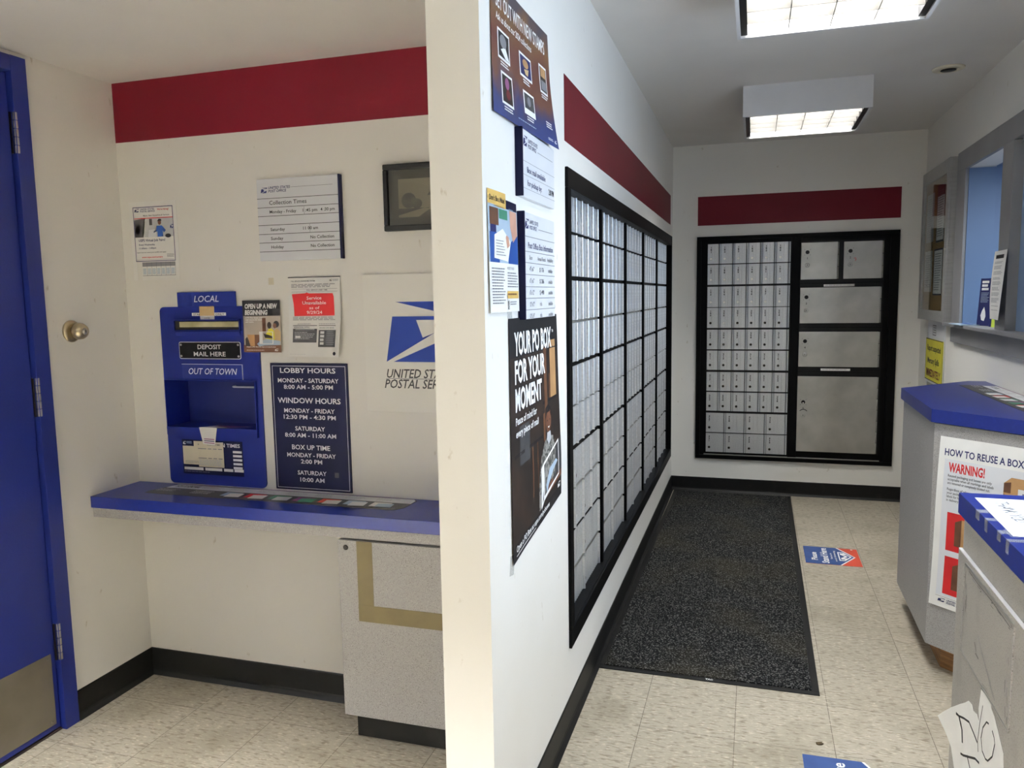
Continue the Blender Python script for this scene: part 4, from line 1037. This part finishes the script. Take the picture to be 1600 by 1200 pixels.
M_INKB2 = mat('sticker_blue_ink', (52, 82, 142), 0.5, noise=[(14, (46, 74, 132), .4, .7)])
def floor_sticker(x, y, rot, label, torn=False):
    """seen with its words upright the arrow points down"""
    W, H = .292, .280
    arrow = [(0, 0), (1, 0), (1, .64), (.5, .93), (0, .64)]
    if torn:
        s = Sheet(W, H, M_INKW, .0006, outline=arrow)
    else:
        s = Sheet(W, H, M_INKO, .0006); s.up().pg(arrow, M_INKW)
    s.up().pg([(0, 0), (1, 0), (1, .61), (.5, .90), (0, .61)], M_INKB2)
    s.up().pg([(.25, .62), (.25, .72), (.5, .86), (.75, .72), (.75, .62)], M_INKW)
    s.up().pg([(.29, .64), (.29, .71), (.5, .83), (.71, .71), (.71, .64)], M_INKB2)
    s.up().pg([(.33, .74), (.33, .66), (.40, .66), (.5, .74), (.60, .66), (.67, .66), (.67, .74), (.60, .77), (.60, .71), (.5, .79), (.40, .71), (.40, .77)], M_INKW)
    s.text('Please', .20, .225, .105, M_INKW, w=.44, bold=.02).text('Stand Here', .06, .425, .125, M_INKW, w=.86, bold=.02).text('Thank you for', .30, .505, .035, M_INKW, w=.36).text('social distancing', .18, .575, .035, M_INKW, w=.62)
    if not torn: s.disc(.94, .90, .02, M_INKW)
    o = s.build('floor_sticker', mw=Matrix.Translation((x, y, .0004)) @ Matrix.Rotation(rot, 4, 'Z')); return tag(o, label, 'floor sticker')
floor_sticker(.283, 4.308, math.radians(90), 'blue and orange stand here floor sticker beside the dark mat, farther down the hallway')
floor_sticker(.170, 2.165, math.radians(91), 'blue stand here floor sticker nearest the viewpoint, its orange corners missing', True)
b = MB(); b.prism([(-.010, -.004), (-.004, -.009), (.006, -.006), (.012, .001), (.006, .004), (.008, .009), (-.003, .006), (-.011, .003)], .0002, .004, M_LEAF)
o = b.build('dry_leaf', loc=(.221, 2.530, 0)); tag(o, 'small dry brown leaf scrap on the floor tiles in front of mat', 'leaf')

# ------------------------------------------------------------------ window wall: service window
def wallR(y, z, d=0): return face_mw((XR-d, y, z), FXM)
wn = bpy.data.objects.new('window_1', None); COL.objects.link(wn); wn.matrix_world = wallR(4.828, 2.157); struct(wn)
OW, OH = 4.828-2.90, 2.157-1.250               # outer width of the casing, height down to the sill
b = MB()
b.box(0, OW, -.100, 0, 0, .020, M_GREYP, .002); b.box(0, .176, -OH, -.100, 0, .020, M_GREYP, .002); b.box(OW-.16, OW, -OH, -.100, 0, .020, M_GREYP, .002)
b.box(.1765, .182, -OH, -.102, -TH, .004, M_BLUEG)
b.build('casing', wn)
b = MB(); x0 = 4.828-4.005; b.box(x0, x0+.150, -OH, -.100, -.030, .020, M_GREYP, .002); b.build('post', wn)
b = MB(); b.box(x0+.150, OW-.16, -OH, -.100, -.034, -.022, M_SHUT); b.box(x0+.150, OW-.16, -.118, -.100, -.022, -.010, M_GREYP); b.build('shutter_panel', wn)
b = MB(); b.box(-.030, OW+.03, -OH-.014, -OH+.004, .0005, .055, M_GREYP, .003); b.box(.182, OW-.16, -OH-.004, -OH+.003, -TH, .0005, M_GREYP); b.build('sill', wn)
b = MB(); b.box(0, OW, -OH-.100, -OH-.014, 0, .020, M_GREYP, .002); b.build('apron', wn)
b = MB(); b.tube([(4.828-4.30, -.097, -.165), (4.828-4.30, -.125, -.165), (4.828-4.305, -.137, -.165), (4.828-4.318, -.140, -.165), (4.828-4.328, -.132, -.165)], .003, M_CHROME); b.build('ceiling_hook', wn)
# brochures standing on the sill
def brochure(name, y, x, Wb, Hb, base, yaw, lean, label, art):
    s = Sheet(Wb, Hb, base, .0012); art(s)
    m = Matrix.Translation((x, y, 1.2535)) @ face_mw((0, 0, 0), FXM).to_3x3().to_4x4() @ Matrix.Rotation(yaw, 4, 'Y') @ Matrix.Rotation(lean, 4, 'X') @ Matrix.Translation((0, Hb, 0))
    o = s.build(name, mw=m); return tag(o, label, 'brochure')
def art1(s):
    s.up(); [s.rect(.14, .05+k*.075, .70-.08*(k % 2), .10+k*.075, M_INKW) for k in range(3)]
    s.lines(.14, .30, .85, .52, 7, M_INKP, .4, .3)
    s.pg([(.35, .88), (.25, .78), (.35, .68), (.50, .60), (.62, .70), (.68, .80), (.58, .90)], M_INKW)
def art2(s): s.up().text('ready', .1, .35, .08, M_INKW, w=.8, bold=.03).text('MAIL', .1, .72, .12, M_INKW, w=.8, bold=.03)
def art3(s): s.up().rect(.1, .1, .9, .3, M_INKW).lines(.1, .4, .9, .7, 5, M_INKT, .5)
brochure('brochure', 4.425, 1.060, .092, .232, M_INKN, .35, -.06, 'tall blue brochure with white drop shape standing on the window sill', art1)
brochure('brochure', 4.270, 1.075, .085, .215, M_INKN, .9, -.10, 'darker blue brochure leaning edge-on behind the lime green one on sill', art2)
brochure('brochure', 4.205, 1.068, .085, .150, M_LIME, 1.05, -.14, 'lime green brochure leaning against the window post', art3)
s = Sheet(.20, .09, M_INKP, .004); s.up().rect(.04, .1, .96, .5, M_INKB); o = s.build('brochure_stack', mw=Matrix.Translation((1.062, 4.60, 1.2545)) @ Matrix.Rotation(math.radians(-88), 4, 'Z')); tag(o, 'flat pale blue leaflets lying on the window sill', 'leaflets')
# sheet of paper taped to the post
s = Sheet(.215, .300, M_WHITE, .0006)
s.up().rect(.14, .06, .78, .115, M_INKK).lines(.18, .075, .30, .10, 1, M_INKW, .6)
for y0, n_ in ((.16, 2), (.22, 3), (.30, 3), (.39, 2), (.45, 3), (.53, 3), (.61, 3), (.69, 4), (.80, 1), (.86, 1)): s.lines(.12, y0, .84, y0+.018*n_, n_, M_INKG, .4, .35)
s.bendy(lambda u, v: .004+.022*v*u+.012*math.sin(2.4*v)*(1-u)+.010*u*u, 7, 10)
o = s.build('posted_paper', mw=wallR(4.030, 1.600, .0205)); tag(o, 'white printed sheet taped to the grey post between the window openings', 'notice')

# ------------------------------------------------------------------ bulletin cabinet
BW, BH, BD = .712, .893, .055
r = empty('bulletin_cabinet', 'grey aluminium glazed bulletin cabinet on the wall left of service window', 'bulletin cabinet', mw=wallR(5.552, 2.146))
b = MB()
b.box(0, BW, -.012, 0, 0, BD-.012, M_ALUG); b.box(0, BW, -BH, -BH+.012, 0, BD-.012, M_ALUG); b.box(0, .012, -BH+.012, -.012, 0, BD-.012, M_ALUG); b.box(BW-.012, BW, -BH+.012, -.012, 0, BD-.012, M_ALUG)
b.build('case', r)
b = MB(); b.box(.012, BW-.012, -BH+.012, -.012, .0005, .034, M_CORK); b.build('cork_board', r)
b = MB(); z0, z1 = BD-.0115, BD
b.box(0, BW, -.075, 0, z0, z1, M_ALUG, .001); b.box(0, BW, -BH, -BH+.060, z0, z1, M_ALUG, .001); b.box(.0, .062, -BH+.060, -.075, z0, z1, M_ALUG, .001); b.box(BW-.062, BW, -BH+.060, -.075, z0, z1, M_ALUG, .001)
d_ = b.build('door_frame', r)
b = MB(); b.box(.062, BW-.062, -BH+.060, -.075, z0+.004, z0+.0065, M_GLASS); b.build('glass_pane', d_)
b = MB(); b.lathe([(.008, 0), (.008, .004), (.005, .006)], (BW-.03, -BH*.55, z1), M_CHROME, 'z', 14); b.build('lock', d_)
b = MB()
for k in range(22): b.lathe([(.0045, -.03-.038*k-.034), (.0045, -.03-.038*k)], (-.004, 0, z1-.006), M_STEEL, 'y', 8)
b.build('piano_hinge', r)
def pinned(x, z, Wp, Hp, base, label, border=None, art=None):
    s = Sheet(Wp, Hp, base, .0008); s.up()
    if border: s.frame(0, 0, 1, 1, .06, .035, border)
    if art: art(s)
    s.lines(.14, .10, .86, .92, int(Hp/.016), M_INKG, .4, .25)
    o = s.build('pinned_notice', mw=wallR(5.552-x, 2.146-z, .0345)); return tag(o, label, 'notice')
pinned(.055, .135, .200, .29, M_INKL, 'pale grey faded sheet in the bulletin cabinet, upper left')
s0 = pinned(.335, .108, .200, .33, M_WHITE, 'white notice with dark red heading in the bulletin cabinet, upper right', M_NAVY, lambda s: s.rect(0, 0, 1, .20, M_BRND2))
pinned(.047, .478, .205, .247, M_WHITE, 'white notice with looped drawing in the bulletin cabinet, lower left', None, lambda s: (s.stroke([(.4+.12*math.cos(q*.52), .78+.07*math.sin(q*.52)) for q in range(13)], .004, M_INKK), s.stroke([(.48+.09*math.cos(q*.52), .68+.05*math.sin(q*.52)) for q in range(13)], .004, M_INKK)))
pinned(.304, .475, .235, .27, M_WHITE, 'blue bordered white notice in the bulletin cabinet, lower right', M_NAVY)

# ------------------------------------------------------------------ spill notice on a white backing panel
r = empty('spill_notice', 'yellow spill reporting sign on white holder, below the bulletin cabinet', 'sign', mw=wallR(5.46, 1.250))
b = MB(); b.box(0, .44, -.56, 0, 0, .010, M_SIGNW, .001); b.build('holder', r)
s = Sheet(.30, .085, None); s.z = .0006; s.frame(.30, .10, .62, .85, .02, .08, M_INKG).lines(.36, .25, .60, .75, 3, M_INKG, .5); s.build('heading', r, mw=Matrix.Translation((.05, -.02, .0102)))
s = Sheet(.46, .255, M_INKY, .003); s.up().frame(0, 0, 1, 1, .010, .018, M_INKK)
s.text('Report suspected', .10, .28, .13, M_INKK, w=.80, bold=.03).text('Mercury Spills', .14, .58, .13, M_INKK, w=.68, bold=.03).text('IMMEDIATELY', .08, .90, .17, M_BRND2, w=.84, bold=.03)
o = s.build('sign_face', r, mw=Matrix.Translation((-.015, -.115, .0115))); o['label'] = 'yellow face with black words'
s = Sheet(.34, .16, M_STEEL, .002); s.up().lines(.1, .1, .9, .9, 4, M_INKG, .1); s.build('metal_pocket', r, mw=Matrix.Translation((.04, -.385, .0105)))

# ------------------------------------------------------------------ faceted writing desk against the window wall
r = empty('writing_desk', 'grey laminate lobby desk with chamfered corners and blue top, under service window', 'desk', (XR, 3.5, 0))
def rel(P, y0=3.5): return [(x-XR, y-y0) for x, y in P]
TOP = [(.627, 3.169), (XR-.002, 2.746), (XR-.002, 4.175), (.975, 4.175), (.633, 3.838)]
BODY = [(.640, 3.176), (XR-.002, 2.764), (XR-.002, 4.160), (.981, 4.160), (.645, 3.832)]
KICK = [(.700, 3.205), (XR-.002, 2.855), (XR-.002, 4.10), (1.0, 4.10), (.705, 3.80)]
b = MB(); b.prism(rel(TOP), .952, 1.000, M_BLUEL, 'z'); b.build('top', r)
b = MB(); b.prism(rel(BODY), .102, .947, M_LAM, 'z'); b.build('body', r)
b = MB(); b.prism(rel(KICK), 0, .102, M_WOOD, 'z'); b.build('toe_kick', r)
# printed strip on the desk top: local x runs along the wall
o = strip_sheet(.98, .145).build('mailing_guide', mw=Matrix.Translation((.895, 3.99, 1.0004)) @ Matrix.Rotation(math.radians(-88.5), 4, 'Z') @ Matrix.Translation((0, .145, 0)))
tag(o, 'printed mailing guide strip stuck on the blue desk top under the window', 'printed strip')
# poster on the chamfered face of the desk
W, H = .470, .640
nf = Vector((-1, -1, 0)).normalized(); org = Vector((.640, 3.176, 0))+Vector((1, -1, 0)).normalized()*.030+nf*.0012; org.z = .905
s = Sheet(W, H, M_WHITE, .0007)
s.up().text('HOW TO REUSE A BOX FOR MAILING', .045, .105, .038, M_INKN, w=.93, bold=.02)
s.rect(.05, .125, .95, .93, M_SIGNW)
s.up().text('WARNING!', .085, .195, .050, M_INKR, w=.275, bold=.035)
s.text('Reused packaging and boxes are only', .085, .225, .014, M_INKD, w=.33).text('acceptable when all markings and labels', .085, .246, .014, M_INKD, w=.345).text('are removed or completely blotted out.', .085, .267, .014, M_INKD, w=.32)
s.text('Regardless of what is actually inside', .085, .303, .014, M_INKD, w=.32).text('your package, displayed markings or', .085, .324, .014, M_INKD, w=.32).text('labels for hazardous materials can result', .085, .345, .014, M_INKD, w=.345).text('in delivery delays.', .085, .366, .014, M_INKD, w=.16)
s.pg([(.50, .20), (.55, .165), (.93, .165), (.93, .40), (.50, .40)], M_TAN).pg([(.50, .20), (.55, .19), (.55, .40), (.50, .40)], M_BRN)
for y in (.43, .69): s.rect(.10, y, .36, y+.225, M_INKR).rect(.39, y, .63, y+.225, M_INKL).rect(.66, y, .90, y+.225, M_INKL)
s.up().rect(.60, .22, .85, .37, M_WHITE)
for y in (.43, .69):
    for x in (.165, .44, .71): s.pg([(x, y+.05), (x+.05, y+.03), (x+.17, y+.03), (x+.17, y+.19), (x, y+.19)], M_TAN)
s.rect(.05, .935, .95, .937, M_INKG).emblem(.07, .945, .06, .022, M_INKN).text('UNITED STATES', .14, .955, .011, M_INKN, w=.14, bold=.02, shear=.2).text('POSTAL SERVICE', .14, .970, .011, M_INKN, w=.145, bold=.02, shear=.2)
s.up()
for y in (.43, .69):
    for x in (.165, .44, .71): s.pg([(x, y+.05), (x+.05, y+.03), (x+.05, y+.19), (x, y+.19)], M_BRN)
s.lines(.63, .24, .82, .34, 4, M_INKG, .4, .3).rect(.63, .345, .80, .362, M_INKK)
s.bendy(lambda u, v: .0012+.0030*(1+math.sin(v*6.0))*(1-u)+.004*max(0, v-.7)*u, 8, 12)
for v in s.bm.verts: v.co.x -= .020*(-v.co.y/H)*(1-v.co.x/W)
o = s.build('poster', mw=face_mw(org, nf)); tag(o, 'white box reuse warning poster on the angled front of the lobby desk', 'poster')

# ------------------------------------------------------------------ nearer counter at the right edge
CX, CY, CT = .467, 2.032, .960
r = empty('counter_cabinet', 'grey laminate counter with worn blue top and hinged flap, nearest the viewpoint', 'counter', (CX, CY, 0))
CE = XR-CX-.004
LEN = 1.30
b = MB(); b.box(0, CE, -LEN, 0, CT-.049, CT, M_BLUEL, .0015); b.build('top', r)
b = MB(); b.box(.012, CE, -LEN+.01, -.010, .10, CT-.052, M_LAMW, .001); b.build('body', r)
b = MB(); b.box(.06, CE, -LEN+.05, -.05, 0, .10, M_BASE); b.build('toe_kick', r)
b = MB(); b.box(.004, .0118, -LEN+.02, -.006, .112, .826, M_LAMW, .0012); b.box(.0045, .0115, -LEN+.02, -.006, .826, .8285, M_SIGNW); d_ = b.build('front_door', r)
b = MB()
y0, y1, z0, z1 = 1.600-CY, 1.955-CY, .607, .813
b.box(.0022, .0038, y0, y1, z0, z1, M_LAMW); fl = None
for a0, a1, c0, c1 in ((y0, y1, z1, z1+.0035), (y0, y1, z0-.0035, z0), (y1, y1+.0025, z0, z1), (y0-.0025, y0, z0, z1)): b.box(.0012, .0040, a0, a1, c0, c1, M_STEEL if c1-c0 < .01 else M_LAM)
fl = b.build('flap', r); fl['label'] = 'scuffed flap in the counter front'
def scuff(path, wd, mm, nm='scuff'):
    pass
s = Sheet(y1-y0, z1-z0, None); s.z = .0003
rs = random.Random(11)
for k in range(46):
    e_ = k % 3
    x, y = (rs.uniform(.01, .10), rs.uniform(.03, .75)) if e_ == 0 else ((rs.uniform(.90, .98), rs.uniform(.2, .9)) if e_ == 1 else (rs.uniform(.05, .95), rs.uniform(.02, .09)))
    if e_ == 2: s.stroke([(x, y), (min(x+rs.uniform(.02, .10), .98), y+rs.uniform(-.01, .015))], rs.uniform(.0008, .0024), rs.choice((M_INKD, M_INKG)))
    else: s.stroke([(x, y), (x+rs.uniform(-.012, .012), y+rs.uniform(.04, .13))], rs.uniform(.0008, .003), rs.choice((M_INKD, M_INKG)))
s.stroke([(.36, .55), (.45, .66), (.58, .78), (.75, .93)], .003, M_INKG); s.stroke([(.30, .68), (.34, .74), (.33, .78), (.40, .79)], .003, M_INKD); s.stroke([(.10, .03), (.30, .04), (.60, .03), (.95, .05)], .002, M_INKD)
s.build('scuff_marks', fl, mw=face_mw((.0021, y1, z1), FXM))
# handwritten sheet on its top, held with clear tape
s = Sheet(.30, .23, M_WHITE, .0006)
s.up(); rnd = random.Random(3)
def scrawl(x, y, s_, hgt, mm):
    for ch in s_:
        s.text(ch, x+rnd.uniform(-.004, .004), y+rnd.uniform(-.01, .01), hgt, mm, shear=rnd.uniform(-.1, .2)); x += .066 if ch != ' ' else .03
scrawl(.08, .34, 'PLEASE', .11, M_INKG); scrawl(.08, .60, 'OVER HERE', .11, M_INKG); scrawl(.08, .86, 'THANK YOU', .11, M_INKG)
s.up().rect(-.03, -.02, .12, .05, M_TAPEC).rect(.86, .96, 1.04, 1.03, M_TAPEC)
o = s.build('handwritten_sign', mw=Matrix.Translation((CX+.022, 1.985, CT+.0003)) @ Matrix.Rotation(math.radians(-91), 4, 'Z') @ Matrix.Translation((0, .23, 0)))
tag(o, 'white handwritten sheet taped on the blue top of nearest counter', 'paper sign')
# strips of clear tape over the edge of the top
for k, (y, wd) in enumerate(((1.865, .028), (1.80, .020), (1.71, .024), (1.655, .018))):
    b = MB(); b.box(-.0008, -.0002, y-CY-wd/2, y-CY+wd/2, CT-.018-.008*(k % 2), CT+.0004, M_TAPEC); b.box(-.0008, .020+.010*(k % 2), y-CY-wd/2, y-CY+wd/2, CT+.0002, CT+.0007, M_TAPEC)
    o = b.build('tape_piece', loc=(CX, CY, 0))
    tag(o, ('scrap of clear tape on blue counter edge, farthest of four', 'scrap of clear tape on blue counter edge, second farthest of four', 'scrap of clear tape on blue counter edge, second nearest of four', 'scrap of clear tape on blue counter edge, nearest of four')[k], 'tape', 'clear tape scraps on the counter edge')
# torn NO sign taped to the counter side, its free half curling past the corner
NO_OUT = [(0.093, 0.4135), (0.1135, 0.4362), (0.1392, 0.4616), (0.1742, 0.4898), (0.2245, 0.5239), (0.2519, 0.5295), (0.2627, 0.5215), (0.2917, 0.5286), (0.3109, 0.5205), (0.3029, 0.5481), (0.3143, 0.5966), (0.3524, 0.6029), (0.3842, 0.6058), (0.3889, 0.5939), (0.4107, 0.5883), (0.4445, 0.5681), (0.477, 0.5486), (0.4886, 0.4963), (0.5013, 0.4512), (0.2268, 0.2666), (0.1877, 0.2863), (0.1608, 0.3238), (0.1451, 0.3658), (0.125, 0.3868), (0.108, 0.4008)]
n1 = [(0.1589, 0.4583), (0.172, 0.4586), (0.1825, 0.4438), (0.1894, 0.4352), (0.195, 0.4069)]
n2 = [(0.172, 0.4586), (0.1966, 0.4672), (0.2388, 0.4815), (0.2769, 0.4777), (0.3078, 0.4732)]
n3 = [(0.3334, 0.5701), (0.3188, 0.5249), (0.3096, 0.4794), (0.3166, 0.4573)]
o = [(0.38, 0.5554), (0.3646, 0.551), (0.3414, 0.5258), (0.3324, 0.4975), (0.3447, 0.4765), (0.3703, 0.4736), (0.3857, 0.4788), (0.4129, 0.5041), (0.4248, 0.538), (0.4179, 0.5482), (0.4039, 0.5544)]
f1 = [(0.1877, 0.377), (0.2049, 0.3829), (0.235, 0.3983), (0.2977, 0.4307), (0.3286, 0.4392)]
f2 = [(0.2357, 0.4013), (0.252, 0.3935), (0.2626, 0.3877), (0.272, 0.3708)]
f3 = [(0.2631, 0.3845), (0.3137, 0.4089)]
tape = [(0.3224, 0.6147), (0.3499, 0.617), (0.3895, 0.6054), (0.3842, 0.6058), (0.3524, 0.6029), (0.3143, 0.5966)]
s = Sheet(1, 1, None); s.t = s.z = .0006; s.mi(M_WHITE)
s.prism([(a, c-.54) for a, c in NO_OUT], 0, .0006, M_WHITE)
s.up()
for L_, wd in ((n1, .0065), (n2, .005), (n3, .003), (o, .004), (f1, .005), (f2, .006), (f3, .004)): s.stroke([(a, .54-c) for a, c in L_], wd, M_INKK)
s.up().pg([(a, .54-c) for a, c in tape], M_TAPEC)
s.bm.verts.ensure_lookup_table()
for k in range(1, 60):
    bmesh.ops.bisect_plane(s.bm, geom=s.bm.verts[:]+s.bm.edges[:]+s.bm.faces[:], plane_co=(.08+.0075*k, 0, 0), plane_no=(1, 0, 0))
for v in s.bm.verts: v.co.z += .0006+.9*max(0, .20-v.co.x)**1.5
o = s.build('paper_sign', mw=face_mw((CX+.004, 2.100, .540), FXM)); tag(o, 'torn white paper with handwritten NO, curling off the nearest counter side', 'paper sign')
